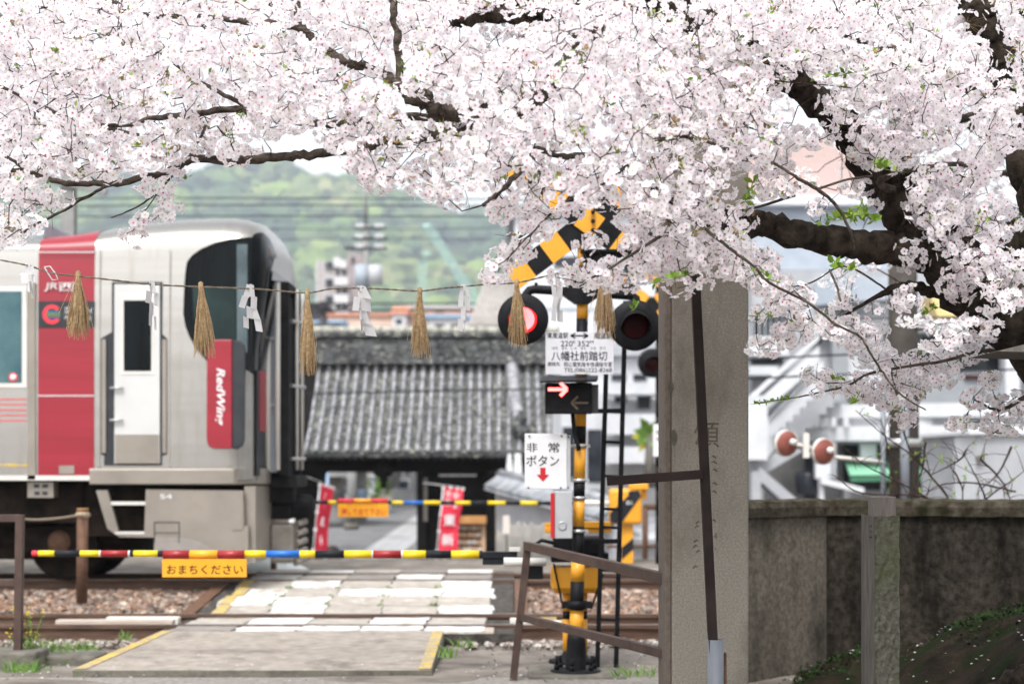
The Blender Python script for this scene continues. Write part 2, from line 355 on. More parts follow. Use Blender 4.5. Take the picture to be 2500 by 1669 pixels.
A = stones(7600, notdeck(0, -7.4, 5.0, -3.05, .12), lambda n: rng.uniform(16.3, 18.35, n), lambda n: rng.uniform(.024, .052, n), cols)
B = stones(1500, notdeck(0, -7.0, 4.6, -3.25, -.45), lambda n: rng.uniform(14.05, 14.85, n), lambda n: rng.uniform(.014, .042, n), [(.3,.24,.2), (.4,.34,.29), (.24,.2,.18), (.5,.46,.42)])
D = stones(700, lambda n: rng.uniform(-5, 3.5, n), lambda n: rng.uniform(11.9, 14.0, n), lambda n: rng.uniform(.004, .014, n), [(.5,.47,.44), (.36,.33,.3), (.24,.22,.2), (.62,.6,.57)])
E = stones(1400, notdeck(0, -8.0, 6.0, -3.05, .12), lambda n: rng.uniform(18.7, 20.6, n), lambda n: rng.uniform(.02, .05, n), [(.12,.08,.06), (.2,.14,.1), (.27,.2,.15)])
vs, fs, cs, o = [], [], [], 0
for v, f, c in (A, B, D, E): vs.append(v); fs.append(f+o); cs.append(c); o += len(v)
tag(npmesh('ballast_stones', np.concatenate(vs), np.concatenate(fs), M['stone'], col=np.concatenate(cs)), kind='stuff')

def track(y0, z, label):
    t = thing('railway_track', label, 'railway track', (0, y0, z-.2), 'rail tracks through the crossing')
    for yy in (y0, y0+1.067):
        m = MB()
        m.box(-24, 16, yy-.0325, yy+.0325, z-.035, z-.002, 0); m.box(-24, 16, yy-.027, yy+.027, z-.0018, z, 1)
        m.box(-24, 16, yy-.008, yy+.008, z-.125, z-.036, 0); m.box(-24, 16, yy-.06, yy+.06, z-.15, z-.126, 0)
        m.build('rail', [M['rail'], M['railtop']], t)
    m = MB()
    for k in range(66):
        x = -23.7+k*.6
        if not -3.1 < x < .15: m.box(x-.11, x+.11, y0-.5, y0+1.567, z-.31, z-.152)
    s = m.build('sleepers', M['sleeper'], t); s['kind'] = 'stuff'
    return t
track(15.0, .225, 'rusty single track running nearest the concrete ramp, empty of trains')
track(18.6, .385, 'rusty single track behind the ballast strip carrying the train')

# concrete ramp in front of the near track
d = MB(); x0, x1 = -3.2, -.6
xa, xb = -3.27, -.6
d.add([(xa,12.2,.04),(xb,12.2,.04),(xb,14.42,.04),(-3.08,14.42,.04),(xa,12.2,.165),(xb,12.2,.165),(xb,14.42,.225),(-3.08,14.42,.225)], [(0,3,2,1),(4,5,6,7),(0,1,5,4),(1,2,6,5),(2,3,7,6),(3,0,4,7)])
ramp_o = tag(d.build('concrete_ramp', M['concrete'], bevel=.012), kind='structure')
MB().box(xa-.003, xb+.003, 12.194, 12.4, .05, .158).build('slab_edge', M['kerb'], ramp_o)
MB().box(xb-.02, xb+.004, 12.21, 14.4, .05, .155).build('slab_side', M['kerb'], ramp_o)
for a, b, c, e in ((xa, -3.08, xa+.10, -3.08+.10), (xb-.10, xb-.10, xb, xb)):
    m = MB(); m.add([(a+.004,12.205,.170),(c-.004,12.205,.170),(e-.004,14.41,.230),(b+.004,14.41,.230)], [(0,1,2,3)])
    m.build('yellow_edge_line', M['yline'], ramp_o)
tag(MB().box(-9, xa-.02, 13.0, 13.35, .0, .17).build('kerb', M['kerb'], bevel=.02), kind='structure')
tag(MB().box(-4.6, 1.3, 11.5, 12.16, .0, .112).build('pavement', M['gravel']), kind='structure')

# crossing deck: slab grid between and across the rails
deck = MB(); 
def dz(y): return float(np.interp(y, [14.43, 15.0, 16.1, 18.5, 20.4], [.215, .215, .19, .37, .375]))
def strip(m, xa, xb, ya, yb, dzz, mi=0, th=.08):
    za, zb = dz(ya)+dzz, dz(yb)+dzz
    m.add([(xa,ya,za-th),(xb,ya,za-th),(xb,yb,zb-th),(xa,yb,zb-th),(xa,ya,za),(xb,ya,za),(xb,yb,zb),(xa,yb,zb)], [(0,3,2,1),(4,5,6,7),(0,1,5,4),(1,2,6,5),(2,3,7,6),(3,0,4,7)], mi)
for ya, yb in ((14.46, 14.94), (15.09, 15.99), (16.14, 18.53), (18.68, 19.58), (19.76, 20.4)): strip(deck, -3.16, .02, ya, yb, -.022)
dk = tag(deck.build('crossing_deck', M['asphalt'], bevel=0), kind='structure')
pat = {0: 'TWTTW', 1: 'WTWWW', 2: 'WWTTT', 3: 'TWTTW'}
ylist = [(17.955, 18.51), (17.375, 17.945), (16.785, 17.365), (16.165, 16.775)]
random.seed(3)
def slab(xa, xb, ya, yb, white):
    m = MB(); j = lambda: random.uniform(-.02, .02)
    pts = []
    n = 6
    for k in range(n): pts.append((xa+(xb-xa)*k/n, ya+j()))
    for k in range(n): pts.append((xb+j(), ya+(yb-ya)*k/n))
    for k in range(n): pts.append((xb-(xb-xa)*k/n, yb+j()))
    for k in range(n): pts.append((xa+j(), yb-(yb-ya)*k/n))
    up = random.uniform(-.004, .008)
    m.add([(x, y, dz(y)+up) for x, y in pts]+[(x, y, dz(y)-.03) for x, y in pts], [tuple(range(4*n))]+[(i, (i+1)%(4*n), (i+1)%(4*n)+4*n, i+4*n) for i in range(4*n)])
    return m.build('stone_slab', M['slabw'] if white else random.choice((M['slabt'], M['slabt'], M['slabd'])), dk)
for r, (ya, yb) in enumerate(ylist):
    x0 = -3.03+(.04 if r % 2 else 0)
    for c in range(5):
        xa = x0+c*.562+random.uniform(-.006, .006); s = slab(xa, xa+.552, ya, yb, pat[r][c] == 'W')
        if c == 0: tag(MB().add([(xa+.005,ya+.01,dz(ya)+.013),(xa+.13,ya+.01,dz(ya)+.013),(xa+.13,yb-.01,dz(yb)+.013),(xa+.005,yb-.01,dz(yb)+.013)], [(0,1,2,3)]).build('yellow_edge_line', M['yline'], dk))
for (ya, yb), patt in (((15.12, 15.96), 'TWTWTW'), ((14.5, 14.92), 'TWWWWT'), ((18.72, 19.54), 'WTTWTT'), ((19.8, 20.36), 'TWTTWT')):
    for c in range(5): slab(-3.03+c*.562, -3.03+c*.562+.54, ya, yb, patt[c] == 'W')
for i, (xa, xb, ya, yb, z, k, lab) in enumerate(((-3.16-1.15, -3.2, 15.45, 15.58, .222, 'timber', 'longer white-edged plank lying along the near rail left of the deck'), (-3.9, -3.2, 15.72, 15.84, .222, 'woodw', 'shorter white-edged plank lying behind its twin left of the deck'),
        (.06, .62, 15.3, 15.42, .225, 'woodw', 'yellow-tipped white plank lying along the near rail right of the deck'), (-.02, .42, 15.55, 15.66, .225, 'woodw', 'short white plank just beyond the yellow-tipped one right of the deck'),
        (-.58, -.16, 14.5, 14.9, .21, 'timber', 'thick pale timber block butting the ramp at the rail end'))):
    p = MB(); p.box(xa, xb, ya, yb, .02, z)
    pl = tag(p.build('edge_plank', M[k], bevel=.012), lab, 'plank', 'timber edging of the crossing deck')
    if 'yellow' in lab: MB().box(xb-.16, xb+.003, ya-.003, yb+.003, .05, z+.004).build('painted_tip', M['yline'], pl)
m = MB(); strip(m, .03, .16, 16.2, 18.5, .01); tag(m.build('edge_plank', M['rust2']), 'dark timber edge closing the right side of the tiled deck', 'plank', 'timber edging of the crossing deck')
m = MB(); strip(m, -3.32, -3.18, 16.2, 18.5, -.01); tag(m.build('edge_plank', M['rust2']), 'dark timber edge closing the left side of the tiled deck', 'plank', 'timber edging of the crossing deck')

# ================================================================ WARNING SIGNAL (near)
def band_tube(m, pts, r, cuts, mis, n=20):
    for (a, b), mi in zip(cuts, mis): m.tube([a, b], r, n, mi)
YP = 12.3
t = thing('crossing_signal', 'yellow and black striped signal post with red lamps and name plate beside the near barrier', 'crossing signal', P(1406, 1655, YP))
def axis(y): return P(np.interp(y, [600, 1000, 1655], [1424, 1418, 1405]), y, YP)
m = MB()
bands = [(505,530,1),(530,610,0),(605,649,0),(649,738,1),(738,778,0),(778,916,1),(916,1040,0),(1040,1083,1),(1083,1172,0),(1172,1215,1),(1215,1284,0),(1284,1371,1)]
for a, b, k in bands: m.tube([axis(a), axis(b)], .0435, 20, k)
bands = [(1371,1418,0),(1418,1488,1),(1488,1552,0)]
for a, b, k in bands: m.tube([axis(a), axis(b)], .052, 20, k)
m.build('post', [M['yellow'], M['black']], t)
m = MB(); m.tube([axis(1548), axis(1560), axis(1630), axis(1650)], [.066,.07,.078,.10], 20); c = axis(1641)
m.lathe([(0,.03),(.17,.03),(.19,.018),(.19,0),(0,0)], c, n=28); m.build('base_flange', M['black'], t)
tag(MB().pbox(1290, 1648, 1530, 1700, 12.05, .75).build('concrete_pad', M['kerb'], bevel=.02), kind='structure')
for k in range(6):
    m = MB(); a = k*math.pi/3+.3; q = c+Vector((math.cos(a)*.15, math.sin(a)*.15, .03)); m.cyl(q, q+Vector((0,0,.035)), .02, n=6); m.cyl(q+Vector((0,0,.035)), q+Vector((0,0,.09)), .011, n=8); m.build('anchor_bolt', M['black'], t)
for y in (1088, 1172, 1215, 1296): 
    m = MB(); q = axis(y); m.lathe([(.046,-.012),(.052,-.012),(.052,.012),(.046,.012)], q, n=20); m.box(q.x+.045, q.x+.075, q.y-.012, q.y+.012, q.z-.012, q.z+.012); m.box(q.x-.075, q.x-.045, q.y-.012, q.y+.012, q.z-.012, q.z+.012); m.build('clamp_band', M['galv'], t)
m = MB(); q = axis(1475); m.lathe([(.05,-.03),(.075,-.03),(.075,.03),(.05,.03)], q, n=20); m.box(q.x-.11, q.x+.11, q.y-.03, q.y+.03, q.z-.025, q.z+.025); m.build('collar', M['black'], t)
def crossbuck(parent, cx, cy, Y, L, W, bandlen, th=.012):
    for k, sg in enumerate((1, -1)):
        a = R(36.5)*sg; dx = Vector((math.cos(a), 0, math.sin(a))); dn = Vector((-math.sin(a), 0, math.cos(a))); c = P(cx, cy, Y)+Vector((0, -.02-.014*k-.05, 0))
        m = MB(); n = int(round(2*L/bandlen)); n += 1-n % 2; s0 = -L
        for i in range(n):
            s1 = s0+2*L/n
            m.prism([c+dx*s0-dn*W/2, c+dx*s1-dn*W/2, c+dx*s1+dn*W/2, c+dx*s0+dn*W/2], (0, th, 0), i % 2); s0 = s1
        m.build('crossbuck_board', [M['yellow'], M['black']], parent)
crossbuck(t, 1438, 545, YP, .72, .178, .16)
for dxx in (-20, 0, 20):
    m = MB(); q = P(1446, 545+dxx*1.1, YP)+Vector((0, -.1, 0)); m.cyl(q, q+Vector((0,-.015,0)), .017, n=10); m.build('board_bolt', M['black'], t)
m = MB(); m.pbox(1424, 612, 1592, 645, YP-.1, .22); m.pbox(1418, 608, 1600, 614, YP-.14, .3); m.build('hooded_light_box', M['black'], t)
# lamps
def lamp(parent, cx, cy, Y, r, lit, facing=-1, arm_y=None):
    c = P(cx, cy, Y); m = MB(); ax = (0, facing, 0)
    m.lathe([(0,-.03),(r*.55,-.10),(r*.6,-.012),(r,-.012),(r,.004),(r*.99,.008),(r*.60,.01),(r*.56,.01)], c, ax, 44)
    d = m.build('lamp_disc', M['black'], parent)
    m = MB(); m.lathe([(0,.022),(r*.25,.022),(r*.45,.016)], c, ax, 36, 0); m.lathe([(r*.45,.016),(r*.54,.005),(r*.55,0)], c, ax, 36, 1); m.build('lens', [M['glow'], M['glowrim']] if lit else [M['deadlens'], M['deadlens']], d)
    m = MB(); n = 28; vs = []
    for k in range(n+1):
        a = R(-20)+R(220)*k/n; dep = .16*(1 if .1 < k/n < .9 else .6)
        for rr in (r*.60, r*.575):
            for y in (0, dep): vs.append(c+Vector((math.cos(a)*rr, facing*(y+.006), math.sin(a)*rr-(.035*y/.16))))
    fs = []
    for k in range(n):
        o = k*4; p = o+4; fs += [(o, o+1, p+1, p), (o+2, p+2, p+3, o+3), (o+1, o+3, p+3, p+1)]
    m.add(vs, fs, 0, True); m.build('hood', M['black'], d)
    return d
lamp(t, 1277, 779, YP-.1, .19, True); lamp(t, 1550, 794, YP-.1, .19, False)
m = MB(); q0, q1 = P(1306, 706, YP-.03), P(1545, 722, YP-.03)
m.tube([P(1281,742,YP-.05), P(1284,720,YP-.04), P(1293,709,YP-.03), q0, q1, P(1552,728,YP-.03), P(1554,745,YP-.05)], .034, 12); m.cyl(P(1309,690,YP-.03), P(1309,712,YP-.03), .012, n=8)
q = P(1420, 714, YP-.03); m.prism([q+Vector((x, -.06, z)) for x, z in ((-.17,.0),(-.05,.09),(.05,.09),(.17,0),(.05,-.085),(-.05,-.085))], (0,.12,0)); m.build('cross_arm', M['black'], t)
m = MB(); m.tube([axis(700)+Vector((-.05,0,0)), axis(690)+Vector((-.1,-.02,0))], .018, 8); m.tube([axis(660)+Vector((0,0,0)), axis(720)], .055, 14); m.build('hub', M['black'], t)
# name plate
YS = YP-.09
m = MB(); pl = m.pbox(1332, 810, 1498, 913, YS, .006).build('name_plate', M['signgrey'], t)
T = lambda s, x0, y0, x1, y1, **k: text('lettering', s, M['ink'], x0, y0, x1, y1, YS, pl, **k)
T('東尾道駅', 1336, 811, 1387, 826, off=.004); T('尾道駅', 1450, 812, 1494, 827, off=.004)
T('220', 1369, 832, 1398, 845, off=.0); T('K', 1399, 831, 1406, 838); T('352', 1410, 832, 1439, 845); T('M', 1440, 831, 1449, 838)
for s, x0, x1 in (('はち', 1348, 1362), ('まん', 1372, 1386), ('しゃ', 1394, 1408), ('まえ', 1418, 1431), ('ふみ', 1441, 1455), ('きり', 1464, 1478)): T(s, x0, 846, x1, 853)
T('八幡社前踏切', 1346, 857, 1482, 880, off=.006); T('連絡先', 1336, 883, 1367, 893, off=.004); T('岡山電気指令信通指令室', 1377, 883, 1494, 895, off=.004); T('TEL(086)222-8268', 1377, 898, 1494, 911, off=.0)
m = MB(); a, b = P(1393, 819, YS-.002), P(1436, 819, YS-.002)
m.box(a.x+.01, b.x-.01, YS-.003, YS-.001, a.z-.004, a.z+.004)
for q, sg in ((a, 1), (b, -1)):
    for k in (-1, 1): m.bar(q, q+Vector((sg*.035, 0, k*.018)), .002, .008)
m.build('double_arrow', M['ink'], pl)
# direction box
m = MB(); m.pbox(1331, 934, 1446, 1009, YP-.19, .16); bx = m.build('direction_indicator', M['black'], t, bevel=.006)
MB().add([P(1318,930,YP-.30), P(1456,926,YP-.30), P(1460,916,YP-.02), P(1326,917,YP-.02), P(1318,934,YP-.30), P(1456,932,YP-.30), P(1460,926,YP-.02), P(1326,926,YP-.02)], [(0,3,2,1),(4,5,6,7),(0,1,5,4),(1,2,6,5),(2,3,7,6),(3,0,4,7)]).build('hood', M['black'], bx)
MB().pbox(1446, 938, 1461, 1006, YP-.14, .12).build('lamp_housing', pm('housing', (.06,.06,.065), rough=.4), bx)
def arrow(name, x0, x1, y, hw, th, mi, parent, Y):
    m = MB(); s = 1 if x1 > x0 else -1; a, b = P(x0, y, Y), P(x1, y, Y); k = sc(Y)
    m.box(min(a.x, b.x-s*.02), max(a.x, b.x-s*.02), Y-.004, Y-.001, a.z-th/2/k, a.z+th/2/k)
    for q in (-1, 1): m.bar(b+Vector((0, -.0055-.0006*q, 0)), b+Vector((-s*hw/k, -.0055-.0006*q, q*hw/k)), .002, th/k)
    return m.build(name, mi, parent)
arrow('lit_arrow', 1338, 1384, 950, 16, 8, M['glowarrow'], bx, YP-.19)
arrow('unlit_arrow', 1436, 1395, 983, 16, 5, M['dimarrow'], bx, YP-.19)
m = MB(); q = P(1398, 1009, YP-.05); m.tube([q, q+Vector((.005,0,-.06)), P(1403,1060,YP-.06), P(1411,1083,YP-.07), P(1413,1100,YP-.07)], .016, 8); m.build('cable', M['black'], t)
# emergency sign and button box
sg = MB().pbox(1281, 1058, 1384, 1193, YP-.07, .012).build('emergency_sign', M['white'], t, bevel=.004)
MB().pbox(1384.5, 1062, 1393, 1190, YP-.068, .03).build('sign_edge', M['greybox'], sg)
tx = lambda s, x0, y0, x1, y1: text('lettering', s, M['ink'], x0, y0, x1, y1, YP-.07, sg, off=.004)
tx('非', 1286, 1080, 1312, 1103); tx('常', 1339, 1080, 1366, 1104); tx('ボタン', 1285, 1111, 1365, 1137)
k = YP-.07; m = MB(); m.pbox(1319, 1141, 1332, 1160, k-.002, .003); m.prism([P(1310,1158,k-.0024), P(1341,1158,k-.0024), P(1325.5,1175,k-.0024)], (0,.003,0)); m.build('red_down_arrow', M['redink'], sg)
for x, y in ((1292,1064),(1371,1064),(1388,1066),(1290,1190),(1369,1190),(1387,1190)): m = MB(); q = P(x, y, k); m.cyl(q, q+Vector((0,-.01,0)), .007, n=8); m.build('sign_bolt', M['black'], sg)
bb = MB().pbox(1354, 1199, 1397, 1314, YP-.12, .10).build('emergency_button_box', M['greybox'], t, bevel=.006)
MB().pbox(1345, 1203, 1353.5, 1312, YP-.13, .11).build('red_door', M['redink'], bb)
q = P(1373, 1283, YP-.121); MB().lathe([(.028,0),(.033,0),(.033,.004),(.028,.004)], q, (0,-1,0), 22).build('round_knockout', M['galv'], bb)
# ladder on the signal
m = MB()
for (x0, y0, x1, y1) in ((1527, 735, 1503, 1662), (1484, 760, 1458, 1640)): m.bar(P(x0, y0, YP+.25), P(x1, y1, YP+.25), .035, .035)
for y in (1008, 1082, 1165, 1245, 1290, 1395, 1515, 1638):
    fx = lambda xa, ya, xb, yb: xa+(y-ya)*(xb-xa)/(yb-ya)
    m.bar(P(fx(1527,735,1503,1662), y-2, YP+.25), P(fx(1484,760,1458,1640), y-4, YP+.25), .02, .022)
for y in (1004, 1322): m.bar(P(1420, y, YP+.05), P(1515, y-2, YP+.22), .03, .035)
m.build('ladder', M['black'], t)

# ================================================================ BARRIERS
def arm(parent, Y, segs, r0, r1, y):
    """segs: list of (x0, x1, material index); the tip is the smaller x"""
    m = MB(); xs_ = [s[0] for s in segs]+[segs[-1][1]]; lo, hi = min(xs_), max(xs_)
    for x0, x1, k in segs:
        ra = r0+(r1-r0)*(x0-lo)/(hi-lo); rb = r0+(r1-r0)*(x1-lo)/(hi-lo)
        m.tube([P(x0, y+(x0-lo)/(hi-lo)*3, Y), P(x1, y+(x1-lo)/(hi-lo)*3, Y)], [ra, rb], 18, k)
    return m.build('barrier_arm', [M['byellow'], M['bblack'], M['bred'], M['bblue'], M['bbrightred'], M['white']], parent)
YB = 12.75
t = thing('crossing_barrier', 'near crossing barrier lowered with the orange hanging plate in front of the train', 'barrier', P(1405, 1632, YB))
z2 = lambda x: x*700/1773
segs = [(79,94,4),(94,134,0),(134,196,1),(196,243,0),(243,247,5),(247,314,2),(314,318,5),(318,327,1),(327,386,0),(386,399,1),(399,602,0),(602,650,0),(650,732,3),(732,770,0),(770,841,1),(841,908,0),(908,911,5),(911,980,2),(980,984,5),(984,1040,0),(1040,1102,1),(1102,1170,0),(1170,1178,1)]
ar = arm(t, YB, segs, .023, .033, 1350)
m = MB(); r = .034
for (x0, x1, k) in ((399,464,1),(464,532,0),(532,598,1)): m.tube([P(x0,1353,YB), P(x1,1353,YB)], r, 18, k)
m.build('sleeve', [M['orange'], M['bred']], ar)
pl = MB().pbox(396, 1364, 602, 1408, YB-.036, .006).build('hanging_plate', M['orange'], ar)
text('lettering', 'おまちください', M['ink'], 407, 1378, 593, 1401, YB-.036, pl, off=.006)
m = MB(); m.pbox(1177, 1346, 1263, 1362, YB-.03, .06); m.pbox(1178, 1362, 1230, 1378, YB-.02, .04); m.build('arm_socket', M['bblack'], t, bevel=.004)
m = MB(); m.tube([P(1230, 1371, YB-.05), P(1334, 1371, YB-.05)], [.036,.032], 16); m.pbox(1243, 1336, 1270, 1345, YB-.05, .08); m.build('arm_holder', M['ivory'], t)
m = MB(); m.pbox(1283, 1380, 1326, 1413, YB-.06, .1); m.build('counter_weight', M['black'], t, bevel=.006)
m = MB(); m.pbox(1346, 1383, 1466, 1440, YB+.02, .3); m.pbox(1352, 1434, 1462, 1448, YB+.05, .24); m.build('motor_box', M['yellow'], t, bevel=.02)
m = MB(); m.pbox(1352, 1312, 1476, 1350, YB-.05, .36); m.pbox(1346, 1350, 1486, 1372, YB-.02, .32); m.tube([P(1305,1330,YB-.05), P(1322,1318,YB-.05), P(1352,1325,YB-.05)], .016, 8); m.build('drive_cover', M['black'], t, bevel=.012)
for xx in (1384, 1424):
    m = MB()
    for a, b, kk in ((1448,1490,0),(1490,1510,1),(1510,1600,0)): m.tube([P(xx, a, YB+.15), P(xx, b, YB+.15)], .033, 12, kk)
    m.build('leg', [M['yellow'], M['black']], t)
m = MB(); q = P(1402, 1620, YB+.1); m.lathe([(0,.10),(.085,.10),(.12,.05),(.2,.035),(.2,0),(0,0)], q, n=24)
for xx in (1360, 1446): qq = P(xx, 1612, YB+.02); m.cyl(qq-Vector((0,0,.05)), qq+Vector((0,0,.04)), .016, n=6)
m.build('base_flange', M['black'], t)
m = MB(); m.bar(P(1352, 1376, YB-.02), P(1375, 1485, YB-.12), .012, .012); m.build('stay_rod', M['black'], t); m = MB(); m.bar(P(1472, 1400, YB-.02), P(1443, 1485, YB-.12), .012, .012); m.build('stay_rod', M['black'], t)
m = MB(); m.pbox(1330, 1276, 1352, 1300, YB+.4, .05); m.pbox(1400, 1273, 1491, 1288, YB+.36, .1); m.pbox(1330, 1288, 1492, 1300, YB+.38, .08); m.build('crank_rail', M['yellow'], t, bevel=.005)
# far barrier
YF = 22.7
t = thing('crossing_barrier', 'far crossing barrier beyond the train with red lettered orange plate and diagonally striped motor box', 'barrier', P(1532, 1372, YF))
segs = [(690,693,0),(693,724,1),(724,767,0),(767,802,1),(802,822,0),(822,948,1),(948,957,1),(957,985,0),(985,1034,3),(1034,1076,0),(1076,1111,1),(1111,1149,0),(1149,1191,1),(1191,1234,0),(1234,1270,1),(1270,1312,0),(1312,1345,1),(1345,1420,1)]
ar = arm(t, YF, segs, .024, .030, 1225)
m = MB()
for (x0, x1, k) in ((825,865,1),(865,906,0),(906,946,1)): m.tube([P(x0,1222,YF), P(x1,1222,YF)], .031, 16, k)
m.build('sleeve', [M['orange'], M['bbrightred']], ar)
pl = MB().pbox(825, 1228, 948, 1261, YF-.036, .006).build('hanging_plate', M['orange'], ar)
text('lettering', '押して出て下さい', M['redink'], 833, 1240, 942, 1257, YF-.036, pl, off=.02); text('lettering', '閉じ込められたら', M['redink'], 848, 1229, 922, 1235, YF-.036, pl)
m = MB(); m.tube([P(1420, 1227, YF), P(1500, 1228, YF)], .04, 14); m.build('arm_holder', M['ivory'], t)
m = MB(); a, b = P(1488, 1280, YF-.1), P(1568, 1192, YF-.1)
bxo = m.box(a.x, b.x, YF-.1, YF+.2, a.z, b.z).build('motor_box', M['yellow'], t, bevel=.05)
kf = YF-.1
MB().prism([P(1489,1252,kf-.004), P(1534,1209,kf-.004), P(1534,1198,kf-.004), P(1560,1196,kf-.004), P(1566,1210,kf-.004), P(1516,1278,kf-.004), P(1494,1276,kf-.004), P(1489,1270,kf-.004)], (0,.006,0)).build('black_stripe', M['bblack'], bxo)
text('lettering', 'B1', M['white'], 1530, 1222, 1543, 1231, kf-.006, bxo)
m = MB(); m.pbox(1537, 1180, 1583, 1194, YF-.1, .3); m.pbox(1562, 1194, 1580, 1218, YF, .15); m.build('top_bracket', M['yellow'], t, bevel=.008)
m = MB(); m.pbox(1518, 1281, 1546, 1374, YF, .16)
m.build('stand', M['yellow'], t); MB().prism([P(1517.5,1336,YF-.004), P(1546.5,1312,YF-.004), P(1546.5,1340,YF-.004), P(1517.5,1366,YF-.004)], (0,.006,0)).build('black_stripe', M['bblack'], t)
# far signal
t = thing('crossing_signal', 'far signal post behind the granite pillar with a dark lamp and small emergency sign', 'crossing signal', P(1608, 1378, YF))
m = MB()
for i in range(12): m.tube([P(1608, 1378-i*60, YF), P(1608, 1378-(i+1)*60, YF)], .045, 14, 1)
m.build('post', [M['yellow'], M['black']], t)
crossbuck(t, 1590, 748, YF, .72, .19, .24)
lamp(t, 1593, 886, YF-.12, .205, False); lamp(t, 1660, 886, YF-.12, .205, False)
m = MB(); m.tube([P(1580, 866, YF), P(1665, 866, YF)], .04, 10); m.build('cross_arm', M['black'], t)
sg = MB().pbox(1595, 1035, 1660, 1113, YF-.1, .02).build('emergency_sign', M['white'], t)
text('lettering', '非', M['ink'], 1600, 1049, 1612, 1061, YF-.1, sg, off=.01); text('lettering', '常', M['ink'], 1632, 1049, 1645, 1061, YF-.1, sg); text('lettering', 'ボタン', M['ink'], 1600, 1065, 1645, 1078, YF-.1, sg, off=.01)
m = MB(); m.pbox(1617, 1081, 1624, 1092, YF-.104, .005); m.prism([P(1611,1090,YF-.105), P(1631,1090,YF-.105), P(1621,1101,YF-.105)], (0,.004,0)); m.build('red_down_arrow', M['redink'], sg)
# ================================================================ TRAIN
YT = 17.66; YC = 19.135
t = thing('train', 'stainless commuter train with red band and curved black cab window passing the crossing', 'train', (-6, YC, .385))
st = [(-17,1.475,3.98,4.22),(-5.0,1.475,3.98,4.22),(-4.55,1.475,3.98,4.30),(-4.1,1.475,3.99,4.40),(-3.6,1.475,4.0,4.45),(-3.2,1.472,4.0,4.46),(-3.05,1.462,3.99,4.44),(-2.93,1.43,3.96,4.40),(-2.87,1.37,3.91,4.34),(-2.83,1.27,3.84,4.25),(-2.805,1.14,3.77,4.14),(-2.795,1.02,3.71,4.05)]
Z0 = 1.52
NT, NS = 15, 9
def section(X):
    c = np.array(st); wv = np.interp(X, c[:,0], c[:,1]); zs = np.interp(X, c[:,0], c[:,2]); zt = np.interp(X, c[:,0], c[:,3])
    pts = []
    for k in range(NS):
        z = Z0+(zs-Z0)*k/(NS-1); tuck = .03*max(0, (z-2.9)/1.1)**2
        pts.append((YC-wv*(1-tuck/1.475)+0, z))
    y0 = pts[-1][0]
    for k in range(1, NT+1):
        a = math.pi/2*k/NT; pts.append((YC-(YC-y0)*math.cos(a)**.62, zs+(zt-zs)*math.sin(a)**.8))
    far = [(2*YC-y, z) for y, z in pts[::-1][1:]]
    return pts+far
def loft(m, Xs, mi=0, cap=False, k0=0, k1=None, off=0):
    rows = []
    for X in Xs:
        s = section(X); s = s[k0:k1] if k1 else s[k0:]
        if off:
            q = []
            for y, z in s:
                dy, dzz = y-YC, max(0, z-2.5); L = math.hypot(dy, dzz) or 1; q.append((y+dy/L*off, z+dzz/L*off))
            s = q
        rows.append([(X+.14*min(1, max(0, (z-2.7)/1.2))**1.2*max(0, (X+3.9)/1.1), y, z) for y, z in s])
    n = len(rows[0]); vs = [p for r in rows for p in r]; fs = [(i*n+j, (i+1)*n+j, (i+1)*n+j+1, i*n+j+1) for i in range(len(rows)-1) for j in range(n-1)]
    m.add(vs, fs, mi, True)
    if cap: m.add(rows[-1], [tuple(range(n))], mi)
    return m
xs_ = [a[0] for a in st]; fine = sorted(set(xs_+list(np.linspace(-5, -2.795, 26))))
m = loft(MB(), fine, 0, True); n = len(section(-5)); m.build('body', [M['steel']], t)
tx_ = lambda x: (x-1250)*YT/F
# red band wraps the roof edge
xa, xb = tx_(93), tx_(230)
rb = loft(MB(), [xa, (xa+xb)/2, xb], 0, k1=n//2+6, off=.006).build('red_band', M['tred'], t)
m = MB()
for y in (614, 964): m.pbox(93, y, 230, y+3, YT-.009, .003)
m.build('white_lines', M['twhite'], rb)
db = MB().pbox(93, 735, 230, 799, YT-.012, .006).build('dark_name_band', M['tgrey'], rb)
YL = YT-.014
m = MB(); q = P(127, 767, YL)
vs = []; nn = 40
for k in range(nn+1):
    a = R(38)+R(284)*k/nn
    for rr in (.104, .062): vs.append(q+Vector((math.cos(a)*rr, 0, math.sin(a)*rr)))
m.add(vs, [(2*k, 2*k+2, 2*k+3, 2*k+1) for k in range(nn)], 0); m.build('round_emblem', M['bbrightred'], db, recalc=False)
cols_ = [(.03,.16,.4), (.04,.3,.22), (.3,.3,.12), (.02,.3,.16), (.4,.12,.05), (.08,.09,.4)]
for i, c in enumerate(cols_):
    MB().pbox(113+abs(i-2.5), 758+i*3.5, 148-abs(i-2.5), 760+i*3.5, YL-.001, .002).build('emblem_stripe', pm('emblem_%d' % i, c), db)
text('lettering', '広島シティ', M['white'], 158, 748, 226, 765, YL, db); text('lettering', 'Hiroshima City', M['white'], 158, 770, 224, 782, YL, db)
text('lettering', 'JR', M['twhite'], 108, 690, 141, 711, YL, rb, off=.012, shear=.12)
text('lettering', '西', M['twhite'], 143, 690, 184, 711, YL, rb, off=.01)
MB().pbox(144, 1136, 181, 1156, YT-.014, .008).build('data_plate', M['steel2'], rb)
